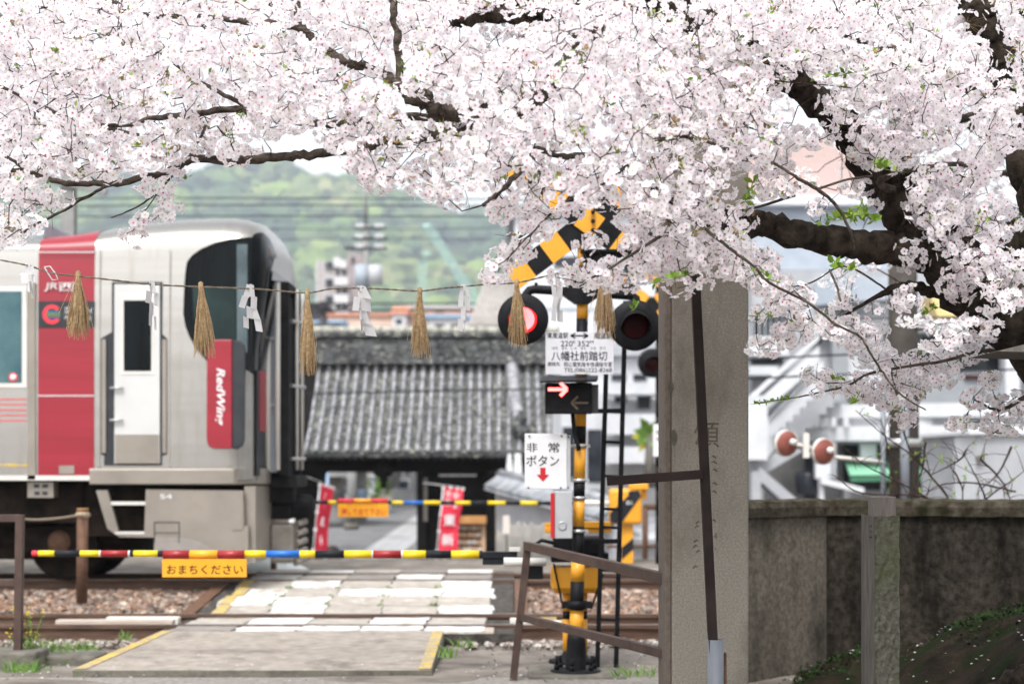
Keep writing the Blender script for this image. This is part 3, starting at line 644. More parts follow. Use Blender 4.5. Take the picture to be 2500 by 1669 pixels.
# passenger window, door jamb
f = MB().pbox(-330, 700, 66, 946, YT-.012, .012).build('side_window', M['ivory'], t, bevel=.005)
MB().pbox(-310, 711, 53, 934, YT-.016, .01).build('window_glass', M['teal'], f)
MB().lathe([(0,.004),(.045,.004),(.05,0)], P(32, 921, YT-.017), (0,-1,0), 24).build('round_sticker', M['bbrightred'], f); MB().lathe([(0,.004),(.032,.004),(.033,0)], P(32, 921, YT-.0195), (0,-1,0), 24).build('sticker_centre', M['white'], f)
m = MB()
for k in range(5): m.pbox(-420, 972+k*13, 64, 976+k*13, YT-.008, .006)
m.build('red_pinstripes', pm('pinstripe', (.6,.12,.13)), t)
MB().pbox(67, 690, 86, 1170, YT-.02, .02).build('door_jamb', M['steel2'], t)
MB().pbox(-420, 1131, 80, 1138, YT-.008, .006).build('ochre_line', M['yline'], t)
MB().pbox(-500, 1160, 250, 1172, YT-.02, .03).build('sill', M['ivory'], t)
# crew door in a dark recess
MB().prism([P(x, y, YT-.004) for x, y in ((273,688),(396,688),(396,815),(408,826),(408,1108),(396,1112),(396,1136),(254,1136),(254,1112),(246,1108),(246,826),(273,810))], (0,.008,0)).build('door_recess', M['tgrey'], t)
for xx in (248, 396): MB().pbox(xx, 828, xx+10, 1105, YT-.025, .02).build('grab_rail', M['steel2'], t)
dr = MB().pbox(279, 694, 390, 1131, YT-.02, .014).build('crew_door', M['twhite'], t, bevel=.004)
m = MB(); m.pbox(281, 1060, 388, 1130, YT-.024, .004); m.build('kick_panel', M['steel2'], dr)
fr = MB().pbox(295, 716, 376, 914, YT-.026, .006).build('door_window', M['ivory'], dr, bevel=.003); MB().pbox(302, 733, 369, 905, YT-.029, .004).build('door_glass', M['glass'], fr)
for y in (947, 1025):
    m = MB(); m.tube([P(268, y, YT-.05), P(300, y, YT-.05)], .014, 8); m.build('door_handle', M['galv'], dr)
# cab window: outline on the side plus the wrapped part round the nose
out = [(452,700),(455,660),(458,640),(470,624),(491,609),(525,594),(561,585),(600,581),(612,580),(612,900),(560,900),(527,897),(505,877),(483,850),(466,823),(455,795),(450,765)]
m = MB(); vs = []
for x, y in out:
    p = P(x, y, YT); tuck = .03*max(0, (p.z-2.9)/1.1)**2; vs.append(Vector((p.x, YC-1.475*(1-tuck/1.475)-.007, p.z)))
m.prism(vs, (0,.004,0)); cw = m.build('cab_window', M['glass'], t)
m = MB(); m.tube(vs[8::-1]+vs[:9:-1], .012, 6); m.build('window_seal', M['rubber'], cw)
MB().pbox(578, 596, 604, 860, YT-.016, .004).build('reflection_strip', pm('reflection_strip_tone', (.06,.085,.095), (.13,.17,.185), 3, .1, spec=.25), cw)  # lighter strip paints a reflection onto the cab window
m = MB(); rows = []
for X in np.linspace(tx_(576), -2.795, 16):
    s = section(X); u = (X-tx_(576))/(-2.795-tx_(576)); kmax = NS-.6+9.5*u**.7; q = []
    for k in range(13):
        f = 4+(kmax-4)*k/12; a_ = int(f); b_ = f-a_; y = s[a_][0]*(1-b_)+s[a_+1][0]*b_; z = s[a_][1]*(1-b_)+s[a_+1][1]*b_
        dy, dzz = y-YC, max(0, z-2.6); L = math.hypot(dy, dzz); q.append((X+.14*min(1, max(0, (z-2.7)/1.2))**1.2*max(0, (X+3.9)/1.1)+.004, y+dy/L*.014, z+dzz/L*.014))
    rows.append(q)
m.add([v for q in rows for v in q], [(i_*13+k, (i_+1)*13+k, (i_+1)*13+k+1, i_*13+k+1) for i_ in range(15) for k in range(12)], 0, True)
m.add([(-2.786,YC-1.06,2.7),(-2.786,YC+1.06,2.7),(-2.642,YC+1.0,3.84),(-2.642,YC-1.0,3.84)], [(0,1,2,3)]); m.build('windscreen', M['glass'], t, recalc=False)
m = MB(); m.bar((-2.84, YC-1.39, 2.7), (-2.84, YC-1.38, 4.0), .04, .02); m.build('window_pillar', M['tgrey'], t)
MB().prism([P(x, y, YT-.012) for x, y in ((470,700),(575,700),(575,868),(528,868),(506,846),(484,812),(472,770))], (0,.004,0)).build('lower_reflection', pm('lower_reflection', (.010,.022,.022), (.02,.04,.04), 2.5, .12, spec=.2), cw)  # teal patch over the glass, reflection put into its colour
m = MB()
for x in (243, 414): m.pbox(x, 610, x+1.5, 1168, YT-.006, .004)
m.pbox(-420, 606, 92, 608, YT-.006, .004); m.pbox(231, 1140, 600, 1142, YT-.006, .004)
m.build('panel_seams', M['steel2'], t)
# red lettered panel on the corner
m = MB(); o = [(505,850),(508,836),(516,829),(566,829),(566,1094),(520,1094),(508,1088),(504,1070)]
rp = MB().prism([P(x, y, YT-.04) for x, y in o], (0,.045,0)).build('corner_fairing', M['tred'], t, bevel=.008)
o = [(567,829),(586,831),(596,842),(599,860),(597,1075),(592,1088),(582,1094),(567,1094)]
MB().prism([P(x, y, YT-.038) for x, y in o], (0,.042,0)).build('grey_fairing', M['tgrey'], t, bevel=.012)
text('lettering', 'RedWing', M['white'], 523, 898, 549, 1038, YT-.0405, rp, rot=-90, off=.02, shear=.25)
# lower lip, skirt, step
m = MB(); 
pl_ = [(-4.55,YT-.02),(-3.4,YT-.03),(-3.0,YT+.0),(-2.84,YT+.2),(-2.75,YT+.6),(-2.75,YC+.6)]
for (za, zb, kk, inn) in ((1.47,1.64,'lip',0),):
    vs = [(x,y,za) for x,y in pl_]+[(x,y,zb) for x,y in pl_]+[(x-.02,y+.12,za) for x,y in pl_]+[(x-.02,y+.12,zb) for x,y in pl_]; q = len(pl_)
    fs = [(i,i+1,q+i+1,q+i) for i in range(q-1)]+[(2*q+i,3*q+i,3*q+i+1,2*q+i+1) for i in range(q-1)]+[(q+i,q+i+1,3*q+i+1,3*q+i) for i in range(q-1)]+[(i,2*q+i,2*q+i+1,i+1) for i in range(q-1)]
    m.add(vs, fs)
m.build('bumper_lip', M['steel2'], t, bevel=.01)
sk = MB(); o = [(356,1194),(594,1197),(596,1283),(606,1283),(606,1342),(520,1340),(488,1322),(455,1312),(292,1310),(262,1290),(234,1196),(262,1196),(290,1300),(352,1300)]
sk = sk.prism([P(x, y, YT+.01) for x, y in o], (0,.06,0)).build('skirt', M['steel2'], t)
m = MB(); m.pbox(376, 1273, 378, 1326, YT+.004, .006); m.pbox(376, 1273, 438, 1275, YT+.004, .006); m.pbox(436, 1273, 438, 1326, YT+.004, .006); m.pbox(376, 1299, 438, 1300.5, YT+.004, .006); m.build('hatch_outline', M['tgrey'], sk)
MB().pbox(566, 1202, 592, 1292, YT-.0, .01).build('access_plate', M['steel2'], sk)
m = MB(); m.pbox(262, 1224, 356, 1232, YT+.015, .2); m.pbox(280, 1298, 352, 1303, YT+.005, .2); m.build('step_rungs', M['ivory'], sk)
text('lettering', 'S4', M['white'], 391, 1205, 420, 1217, YT+.01, sk)
m = MB(); o = [(292,1312),(455,1314),(488,1325),(520,1343),(606,1345),(606,1335),(470,1335),(300,1330)]
MB().box(-2.9, -2.78, YT+.1, YC+1.3, .62, 1.45).build('front_apron', M['steel2'], t)
m = MB(); m.box(-16.5, -4.7, YT+.25, YC+1.2, 1.05, 1.5); m.box(-16.5, -4.4, YT+.75, YC+1.0, .62, 1.1); m.box(-16.5, -9, YT+.1, YT+.25, .75, 1.45); m.box(-4.7, -2.9, YT+.3, YC+1.2, .9, 1.5); m.build('underframe', M['under'], t)  # low boxes added to fill out the darkness below the train
bx = MB().pbox(67, 1176, 130, 1214, YT+.05, .2).build('equipment_box', M['steel2'], t)
m = MB(); m.pbox(82, 1181, 96, 1190, YT+.045, .01); m.pbox(103, 1181, 117, 1190, YT+.045, .01); m.pbox(84, 1199, 97, 1208, YT+.045, .01); m.pbox(103, 1199, 116, 1208, YT+.045, .01); m.build('box_ports', M['tgrey'], bx)
bg_ = MB(); bg_.box(-7.4, -4.3, YT+.62, YT+.80, .80, 1.12); bg_.box(-5.5, -4.6, YT+.5, YT+.8, .72, 1.0); bg_ = bg_.build('bogie', M['under'], t)
for X in (-5.02, -7.1):
    for yy in (18.55, 19.6):
        m = MB(); m.lathe([(0,-.07),(.12,-.07),(.14,-.05),(.33,-.05),(.36,-.07),(.43,-.07),(.43,.03),(.455,.03),(.455,.06),(0,.06)], (X, yy, .385+.43), (0,1,0), 36); wh = m.build('wheel', M['under'], bg_)
    m = MB(); m.lathe([(0,.12),(.1,.12),(.15,.05),(.16,0)], (X, YT+.58, .83), (0,-1,0), 18); m.build('axle_box', M['rust2'], bg_)
# gangway and coupler
m = MB(); m.box(-2.80, -2.784, YC-1.2, YC+1.2, 1.56, 2.72); m.build('front_plate', M['tgrey'], t)
m = MB(); m.box(-2.66, -2.53, YC-.55, YC-.43, 1.56, 3.76); m.box(-2.66, -2.53, YC+.43, YC+.55, 1.56, 3.76); m.box(-2.66, -2.53, YC-.43, YC+.43, 3.66, 3.76); m.box(-2.782, -2.60, YC-.43, YC+.43, 1.5, 3.66); m.box(-2.76, -2.45, YC-.46, YC+.46, 1.42, 1.555); gw = m.build('gangway', M['rubber'], t, bevel=.01)
m = MB(); m.box(-2.782, -2.66, YC-.56, YC-.45, 1.6, 3.72); m.build('gangway_side', M['bellow'], gw)
for x, y, r_ in ((-2.655, YC-.585, .03), (-2.765, YC-.60, .03), (-2.525, YC+.1, .02), (-2.52, YC+.5, .022)): MB().tube([(x, y, 1.62), (x, y, 3.74)], r_, 10).build('gangway_edge', M['ivory'], gw)
for zz in (3.35, 2.6, 1.75): MB().tube([(-2.56, YC-.1, zz), (-2.47, YC+.36, zz)], .022, 8).build('gangway_bracket', M['galv'], gw)
for zz in (3.1, 2.35): MB().box(-2.79, -2.65, YC-.60, YC-.56, zz, zz+.02).build('gangway_strap', M['galv'], gw)
m = MB(); m.bar(P(640,672,YT+.35)+Vector((.05,0,0)), P(652,600,YT+.6)+Vector((.05,0,0)), .015, .02); m.build('wiper', M['rubber'], t)
MB().box(-2.79, -2.775, YC-1.1, YC+1.0, 2.05, 2.72).build('front_red_panel', M['tred'], t)
cp = MB().box(-2.85, -2.55, YC-.22, YC+.22, 1.05, 1.42)
cp.tube([(-2.7, YC, 1.2), (-2.35, YC, 1.2)], .14, 14); cp.box(-2.8, -2.5, YC-.35, YC-.1, 1.25, 1.52); cp.tube([(-2.35, YC, 1.2), (-2.31, YC, 1.2)], [.14, .09], 14); cp = cp.build('coupler', M['rubber'], t, bevel=.02)
m = MB(); m.box(-2.78, -2.52, YC-.3, YC+.2, .55, 1.0); m.build('snow_plough', pm('grimy_steel', (.2,.18,.155), (.33,.3,.265), 5, .6), t, bevel=.03)
m = MB()
for k in range(5): m.tube([(-2.5, YC-.2+k*.02, .55+k*.11), (-2.42, YC+.05, .58+k*.11)], .04, 8)
m.build('jumper_hoses', M['steel2'], t)
m = MB(); m.box(-9.5, -5.2, YC-.9, YC+.9, 4.18, 4.42); m.build('roof_unit', pm('roof_grey', (.3,.33,.37), (.38,.41,.45), 2, .6), t, bevel=.05)

# ================================================================ RAILINGS AND POSTS ON THE LEFT
t = thing('steel_railing', 'brown steel railing set on a concrete block at the left of the ramp', 'railing', P(45, 1600, 12.9))
m = MB(); x = 45
m.bar(P(49, 1256, 12.9), P(44, 1602, 12.9), .06, .06); m.build('post', M['rust'], t, bevel=.003)
for ya_, yb_ in ((1266, 1264), (1424, 1421)): MB().bar(P(-300, ya_, 12.9), P(46, yb_, 12.9), .05, .055).build('rail', M['rust'], t, bevel=.003)
MB().bar(P(-250, 1270, 12.9), P(-250, 1602, 12.9), .058, .058).build('post', M['rust'], t, bevel=.003)
m = MB(); a, b = P(-60, 1640, 12.7), P(86, 1592, 12.7); m.box(a.x, b.x, 12.7, 13.1, .0, b.z); m.build('footing', M['kerb'], t, bevel=.02)
t = tag(MB().tube([P(200, 1448, 17.0)-Vector((0,0,.1)), P(202, 1243, 17.0)], .058, 14).build('chain_post', M['rust2'], loc=P(200,1448,17.0)), 'rusty round post standing in the ballast in front of the train', 'post')
MB().tube([P(202, 1246, 17.0), P(202, 1240, 17.0)], .062, 14).build('post_cap', pm('ochre_cap', (.3,.15,.05)), t)
m = MB(); pts = []
for k in range(24):
    u = k/23; Y = 12.95+(17.0-12.95)*u; x = 58+(202-58)*(u**1.35); y = 1266-(1266-1256)*u**1.35+10*math.sin(math.pi*u)*.5; pts.append(P(x, y, Y))
m.tube(pts, .012, 6); q = P(202, 1256, 17.0); m.lathe([(.06,-.03),(.085,0),(.06,.03)], q, n=16)
tag(m.build('chain', pm('chain', (.28,.19,.10), (.4,.34,.27), 60, .7), loc=q), 'thin rusty chain slung from the railing to the round post', 'chain')
# brown handrail in front of the signal
t = thing('steel_handrail', 'brown angle-steel handrail leaning from the barrier toward the granite pillar', 'railing', P(1258, 1669, 12.0))
Yh = lambda z, y: (CZ-z)*F/(y-HY)
m = MB(); m.bar(P(1289, 1327, 12.0), P(1248, 1705, 12.0), .055, .05); m.build('end_post', M['rust'], t, bevel=.003)
m = MB(); m.bar(P(1284, 1331, 12.0), P(1629, 1413, 9.15), .045, .062); m.build('top_rail', M['rust'], t, bevel=.003)
m = MB(); m.bar(P(1272, 1505, 12.0), P(1629, 1596, 9.15), .045, .052); m.build('lower_rail', M['rust'], t, bevel=.003)
# ================================================================ GRANITE PILLAR, PROP, ROPE
YG = 9.0
t = thing('granite_pillar', 'tall square speckled granite pillar with worn brushed writing behind a steel prop', 'pillar', P(1727, 1900, YG))
a, b = P(1640, 1900, YG), P(1828, 100, YG)
m = MB(); m.box(a.x, b.x, YG, YG+.44, -.05, 4.3); m.build('shaft', M['pillar'], t, bevel=.012)
m = MB(); c = P(1623, 1900, YG); m.box(c.x, a.x-.001, YG+.012, YG+.4, -.05, 4.28); m.build('recessed_edge', M['pillaredge'], t, bevel=.008)
text('worn_writing', '頌', M['carve'], 1694, 1030, 1756, 1092, YG, t)
for (x, y, dx, ln) in ((1735,1115,1,14),(1735,1128,1,16),(1738,1147,1,14),(1736,1180,1,16),(1736,1200,1,14),(1738,1270,1,10),(1710,1275,-1,12),(1708,1285,-1,12),(1742,1310,1,8),(1707,1320,-1,14),(1705,1333,-1,14),(1711,1345,-1,12),(1706,1383,-1,16),(1745,1340,1,4),(1746,1305,1,5)):
    m = MB(); q = P(x, y, YG-.001); k = 1/sc(YG)
    m.prism([q, q+Vector((dx*ln*k*.5, 0, 5*k)), q+Vector((dx*ln*k, 0, -1*k)), q+Vector((dx*ln*k*.9, 0, -5*k)), q+Vector((dx*ln*k*.45, 0, 0))], (0,-.001,0)); m.build('worn_stroke', M['carve'], t)
for x, y, rx, ry in ((1643,1068,11,20),(1638,945,7,12)):
    m = MB(); q = P(x, y, YG-.001); m.add([q+Vector((max(-.016*1.0, math.cos(a_)*rx/sc(YG)) if x < 1640 else math.cos(a_)*rx/sc(YG)*(1 if math.cos(a_) > 0 else .25), -.0005, math.sin(a_)*ry/sc(YG))) for a_ in np.linspace(0, 6.28, 18)[:-1]], [tuple(range(17))]); m.build('lichen_spot', pm('lichen_%d' % x, (.07,.062,.048), (.13,.115,.09), 40, .95), t)
t = thing('steel_prop', 'dark brown steel prop leaning across the granite pillar from a grey plastic pipe', 'prop', P(1750, 1690, 8.55))
m = MB(); m.bar(P(1697, 670, 8.55), P(1742, 1600, 8.55), .048, .05); m.build('upright', M['frame'], t, bevel=.003)
m = MB(); m.bar(P(1482, 1174, 8.5), P(1716, 1157, 8.5), .045, .047); m.build('side_arm', M['frame'], t, bevel=.003); m = MB(); q = P(1608, 1155, 8.5); m.lathe([(.010,-.002),(.013,-.002),(.013,.002),(.010,.002)], q+Vector((0,0,.015)), (0,1,0), 14); m.cyl(q+Vector((0,0,.004)), q-Vector((0,0,.012)), .002, n=6); m.build('eye_hook', M['rust2'], t)
m = MB(); q = P(1697, 1160, 8.52); m.cyl(q, q+Vector((0,-.04,0)), .01, n=8); m.build('bolt', M['frame'], t)
m = MB(); q = P(1747, 1560, 8.55); m.lathe([(.0425,-1.0),(.0425,0),(.037,0),(.037,-.3)], q, n=24); m.build('pipe_sleeve', M['pvc'], t)
m = MB(); m.bar(P(1770, 1592, 8.6), P(1771, 1750, 8.6), .014, .02); m.build('rusty_stake', M['rust2'], t)
# rope
YR = 8.95
rp = [(-420,560),(-120,612),(0,635),(72,650),(122,666),(191,673),(298,687),(372,694),(490,700),(612,703),(680,711),(751,715),(810,705),(881,703),(952,707),(1025,711),(1080,704),(1133,700),(1200,694),(1261,690),(1330,676),(1405,657),(1480,648),(1560,636),(1640,622)]
def cat(pts, k):
    pts = [Vector(p) for p in pts]; out = []
    for i in range(len(pts)-1):
        p0, p1, p2, p3 = pts[max(i-1,0)], pts[i], pts[i+1], pts[min(i+2, len(pts)-1)]
        for j in range(k):
            u = j/k; out.append(.5*((2*p1)+(p2-p0)*u+(2*p0-5*p1+4*p2-p3)*u*u+(3*p1-p0-3*p2+p3)*u**3))
    return out+[pts[-1]]
line = cat([P(x, y+random.uniform(-1.5, 1.5), YR) for x, y in rp], 10)
m = MB()
for s in (0, math.pi):
    m.tube([p+Vector((0, math.cos(i*1.1+s)*.0026, math.sin(i*1.1+s)*.0026)) for i, p in enumerate(line)], .0032, 5)
tag(m.build('shimenawa_rope', M['rope'], loc=P(751, 715, YR)), 'thin straw rope strung across the view to the granite pillar', 'rope')
# ================================================================ TASSELS AND PAPER STREAMERS
def tassel(x, y, y1, wd, label, lean=0, stray=6):
    k = 1/sc(YR); q = P(x, y, YR); L = (y1-y)*k; hw = wd/2*k; m = MB()
    for i in range(190):
        a = random.uniform(0, 6.28); rr = math.sqrt(random.random()); ln = L*random.uniform(.72, 1.02)
        ex, ey = math.cos(a)*rr*hw+lean*k, math.sin(a)*rr*hw*.8; mid = random.uniform(.35, .6)
        if i < stray: ex *= 1.6; ln *= random.uniform(.6, 1.12)
        p = [q+Vector((math.cos(a)*rr*.010, math.sin(a)*rr*.01, .012))]
        for u in (.12, .45, .75, 1.0): p.append(q+Vector((ex*(u**.8)*1.0+random.gauss(0, .0025), ey*u+random.gauss(0, .0025), -ln*u)))
        m.tube(p, [.0018, .0019, .002, .0018, .001], 4, cap=False)
    m.lathe([(.004,.022),(.013,.014),(.0135,-.014),(.010,-.03)], q, n=12)
    return tag(m.build('straw_tassel', M['straw'], loc=q, recalc=False), label, 'tassel', 'straw tassels hung on the rope')
for a in ((191,670,829,60,'wide straw tassel hanging before the dark name band of the train',0), (490,697,872,56,'straw tassel hanging at the lower edge of the cab window',8), (751,714,915,42,'thin ragged straw tassel hanging left of the tiled roof with long stray ends',0),
          (1025,710,874,48,'straw tassel hanging over the ridge of the tiled roof',0), (1261,690,846,48,'straw tassel hanging in front of the glowing red lamp',3), (1474,650,825,56,'straw tassel hanging from blossoms beside the unlit lamp',0)): tassel(*a)
def shide(x, y, y1, wd, label, seed, n=4):
    r = random.Random(seed); k = 1/sc(YR); q = P(x, y, YR); L = (y1-y)*k; w_ = wd*k; m = MB()
    for side in (-1, 1):
        z = .012; h = L*1.1/n; a = r.uniform(-.5, .5)
        for i in range(n):
            c_ = side*w_*((.10, .26, .06, .30)[i % 4])*r.uniform(.7, 1.3); hw = w_*(.10 if i == 0 else r.uniform(.17, .25)); z1 = z-h*r.uniform(.85, 1.12); sl = r.uniform(-.10, .22)*w_*side; ca, sa = math.cos(a), math.sin(a)
            pt = lambda u, v: q+Vector((u*ca, -.004*side+(u-c_)*sa+side*.006*i, v))
            m.prism([pt(c_-hw, z+.004), pt(c_+hw, z-.004), pt(c_+hw*(2.2 if i == 0 else 1)+sl, z1-.003), pt(c_-hw+sl, z1+.004)], (0, .0008, 0)); z = z1+.006; a += r.uniform(-.7, .7)
    m.box(q.x-.006, q.x+.006, q.y-.004, q.y+.004, q.z-.02, q.z+.014)
    return tag(m.build('paper_streamer', M['paper'], loc=q), label, 'paper streamer', 'folded white paper streamers on the rope')
for a in ((72,650,735,54,'white paper streamer hanging left of the red band on the train',1), (372,692,806,40,'twisted white paper streamer hanging across the crew door window',2), (612,700,806,45,'white paper streamer hanging in front of the dark cab window',5), (881,703,816,56,'broad white paper streamer hanging below the far apartment block',4), (1133,700,820,35,'narrow curled white paper streamer hanging below the green crane',9), (1360,674,784,35,'white paper streamer hanging between the lit lamp and the striped post',7)): shide(*a)
m = MB(); q = P(122, 668, YR); ps = [P(108,652,YR), P(122,650,YR), P(136,668,YR), P(142,682,YR), P(128,684,YR), P(118,668,YR)]
m.tube(ps+[ps[0]], .004, 5); tag(m.build('torn_paper', M['paper'], loc=q), 'torn ring of white paper caught on the rope over the red band', 'paper scrap')

# ================================================================ WALL, STONE POST, EARTH MOUND
t = thing('concrete_wall', 'low mossy concrete wall with a rounded cap behind the granite pillar', 'wall', P(2018, 1600, 12.6))
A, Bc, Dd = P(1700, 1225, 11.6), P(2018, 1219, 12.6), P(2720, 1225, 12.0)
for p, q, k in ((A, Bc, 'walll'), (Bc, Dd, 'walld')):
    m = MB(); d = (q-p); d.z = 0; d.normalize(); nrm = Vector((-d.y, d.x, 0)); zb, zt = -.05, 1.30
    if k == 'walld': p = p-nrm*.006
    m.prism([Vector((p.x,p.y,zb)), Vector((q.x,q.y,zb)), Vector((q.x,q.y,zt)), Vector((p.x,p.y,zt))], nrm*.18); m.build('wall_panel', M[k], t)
m = MB()
for p, q in ((A, Bc), (Bc, Dd)):
    d = (q-p); d.z = 0; L = d.length; d.normalize(); nrm = Vector((-d.y, d.x, 0)); rows = []
    n = 24
    for i in range(n+1):
        c = p+d*(L*i/n); wob = random.uniform(-.004, .004)
        rows.append([c+nrm*a+Vector((0,0,b-c.z+wob)) for a, b in ((-.045,1.301),(-.05,1.37),(-.03,1.415),(.09,1.43),(.21,1.415),(.23,1.37),(.225,1.301))])
    m.add([v for r in rows for v in r], [(i*7+j, (i+1)*7+j, (i+1)*7+(j+1)%7, i*7+(j+1)%7) for i in range(n) for j in range(7)], 0, False)
m.build('coping', M['cap'], t)
# split granite post with a wooden stub on top
t = thing('stone_post', 'rough split granite post with a weathered wooden stub on top before the mossy wall', 'post', P(2157, 1720, 9.5))
m = MB(); c0, c1 = P(2120, 1750, 9.5), P(2196, 1258, 9.5); n = 26; vs = []
for i in range(n+1):
    z = c0.z+(c1.z-c0.z)*i/n
    for u in range(9): vs.append((c0.x+.034+(c1.x-c0.x-.034)*u/8+(random.uniform(-.004, .004) if 0 < u < 8 else random.uniform(-.003,.003)), 9.5+random.uniform(-.008, .008), z))
m.add(vs, [(i*9+j, i*9+j+1, (i+1)*9+j+1, (i+1)*9+j) for i in range(n) for j in range(8)])
m.box(c0.x+.034, c1.x, 9.51, 9.68, c0.z, c1.z-.004); m.build('shaft', M['granite'], t)
a = P(2117, 1750, 9.5); m = MB(); m.add([(a.x,9.56,a.z),(c0.x+.034,9.492,a.z),(c0.x+.034,9.492,c1.z-.005),(a.x,9.56,c1.z+.005),(a.x,9.66,a.z),(c0.x+.034,9.66,a.z),(c0.x+.034,9.66,c1.z-.005),(a.x,9.66,c1.z+.005)], [(0,1,2,3),(4,7,6,5),(0,4,5,1),(1,5,6,2),(2,6,7,3),(3,7,4,0)]); m.build('side_board', M['oldwood'], t)
text('old_writing', '三三', M['ink'], 2123, 1282, 2128, 1312, 9.5, t)
m = MB(); m.pbox(2131, 1212, 2188, 1261, 9.50, .13); m.build('wooden_stub', pm('stub_wood', (.16,.14,.125), (.24,.215,.195), 9, .9, stretch=(6,6,.5)), t, bevel=.004)
# mound
mx = np.linspace(1.25, 9, 78); my = np.linspace(7.5, 12.75, 54); V = []; Fc = []
def mz(x, y):
    e = min(1, max(0, (x-1.25)/.5))*min(1, max(0, (y-7.5)/2)); h = .16*min(1, (x-1.2)/2)+.42*max(0, min(1, (x-2.3)/2.6))**1.5+.5*max(0, min(1, (x-2.15)/1.5))**1.4*max(0, min(1, (12.6-y)/1.6))+.05*math.sin(x*3.1+y)+.04*math.sin(x*5.3-y*4.1)+.02*math.sin(x*13+y*9)
    return .06+e*max(h, 0)
for y in my:
    for x in mx: V.append((x, y, mz(x, y)))
for j in range(53):
    for i in range(77): Fc.append((j*78+i, j*78+i+1, (j+1)*78+i+1, (j+1)*78+i))
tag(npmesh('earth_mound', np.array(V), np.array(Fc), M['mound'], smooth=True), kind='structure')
def scatter_leaves(n, fx, size, name, mat, flat=False, tall=1):
    V = []; Fc = []
    for i in range(n):
        x, y, z = fx(); a = random.uniform(0, 6.28); tl = random.uniform(.2, 1.2) if not flat else random.uniform(0, .35); s = size*random.uniform(.5, 1.4)
        d = Vector((math.cos(a)*math.cos(tl), math.sin(a)*math.cos(tl), math.sin(tl)*tall)); sd = Vector((-math.sin(a), math.cos(a), 0))*s*.45; p = Vector((x, y, z)); o = len(V)
        V += [p, p+d*s*.5+sd, p+d*s, p+d*s*.5-sd]; Fc.append((o, o+1, o+2, o+3))
    return tag(npmesh(name, np.array([tuple(v) for v in V]), np.array(Fc), mat), kind='stuff')
def fx():
    while 1:
        x, y = random.uniform(1.4, 5.5), random.uniform(9.3, 12.4)
        if math.sin(x*2.3+y*1.7)+math.sin(x*4.1-y*2.2)*.7+.9*random.random()-.5*max(0, x-2.2) > .75 or (y > 12.1 and x < 3 and random.random() < .3): return x, y, mz(x, y)+random.uniform(0, .035)
scatter_leaves(2800, fx, .024, 'ground_cover', M['cover'])
def fx():
    while 1:
        x, y = random.gauss(2.7, 1.1), random.uniform(9.4, 12.4)
        if 1.4 < x < 6: return x, y, mz(x, y)+.012+random.uniform(0, .03)
scatter_leaves(300, fx, .018, 'fallen_petals', M['fallen'], True)
def fx(): x, y = random.uniform(-4.5, 1.2), random.uniform(11.9, 13.2); return x, y, max(gz(y)+.02, .178 if -3.2 < x < -.62 and y > 12.2 else .12)+.006
scatter_leaves(90, fx, .018, 'scattered_petals', M['fallen'], True)
def fx():
    x = random.choice((-2.47, -1.91, -1.35, -.79))+random.gauss(0, .03); y = random.choice((16.78, 17.36, 17.95))+random.gauss(0, .03); return x, y, dz(y)+.004
scatter_leaves(120, fx, .03, 'joint_moss', M['grass'])
# grass tufts and weeds
def blades(name, spots, mat, label, cat_):
    for (x, y, Y, n, h, sp), lab in zip(spots, label):
        q = P(x, y, Y); m = MB()
        for i in range(n):
            b = q+Vector((random.gauss(0, sp), random.gauss(0, sp*.5), 0)); hh = h*random.uniform(.4, 1.1); d = Vector((random.gauss(0, .35), random.gauss(0, .3), 1)); s = Vector((random.uniform(.003,.006), 0, 0))
            t1 = b+d*hh*.5; t2 = b+d*hh+Vector((d.x*hh*.4, 0, -hh*.15)); m.add([b-s, b+s, t1+s*.8, t1-s*.8, t2], [(0,1,2,3), (3,2,4)])
        tag(m.build(name, mat, loc=q, recalc=False), lab, cat_)
blades('grass_tuft', [(50,1650,12.6,110,.17,.09), (1094,1604,12.6,30,.13,.03), (120,1590,13.3,60,.14,.12), (1136,1578,13.0,24,.10,.05), (10,1610,13.3,60,.16,.08), (1545,1650,11.8,36,.10,.09), (302,1560,14.1,16,.10,.02), (200,1585,13.5,40,.10,.07)], M['grass'],
    ['bright grass tuft growing in front of the railing footing','grass tuft growing at the right corner of the concrete ramp','low grass growing on the kerb right of the railing post','grass tuft growing in the stones beside the pale timber block','grass growing behind the railing footing at the left edge','low weeds growing at the foot of the granite pillar','single small weed beside the far left end of the ramp','sparse weeds along the kerb left of the ramp'], 'grass')
q = P(72, 1592, 12.95); m = MB()
pl = thing('flowering_weed', 'tall weed with small yellow flowers growing beside the railing post', 'weed', q)
st_ = []
for i in range(9):
    b = q+Vector((random.gauss(0, .05), random.gauss(0, .03), 0)); top = b+Vector((random.gauss(0, .07), 0, random.uniform(.12, .36))); m.tube([b, (b+top)/2+Vector((random.gauss(0,.02),0,0)), top], [.004,.003,.002], 5); st_.append((b, top))
m.build('stems', M['grass'], pl)
m = MB(); m2 = MB()
for b, top in st_:
    for k in range(14):
        p = b.lerp(top, random.uniform(.1, .95)); d = Vector((random.gauss(0,1), random.gauss(0,1), random.gauss(.2,.6))).normalized()*random.uniform(.02,.05); s = d.cross(Vector((0,.3,1))).normalized()*.009; m.add([p, p+d*.5+s, p+d, p+d*.5-s], [(0,1,2,3)])
    for k in range(5):
        p = top+Vector((random.gauss(0,.014), random.gauss(0,.014), random.gauss(0,.02))); m2.lathe([(0,.006),(.009,.002),(0,-.006)], p, n=6)
m.build('leaves', M['leaf'], pl, recalc=False); m2.build('flowers', M['byellow'], pl)

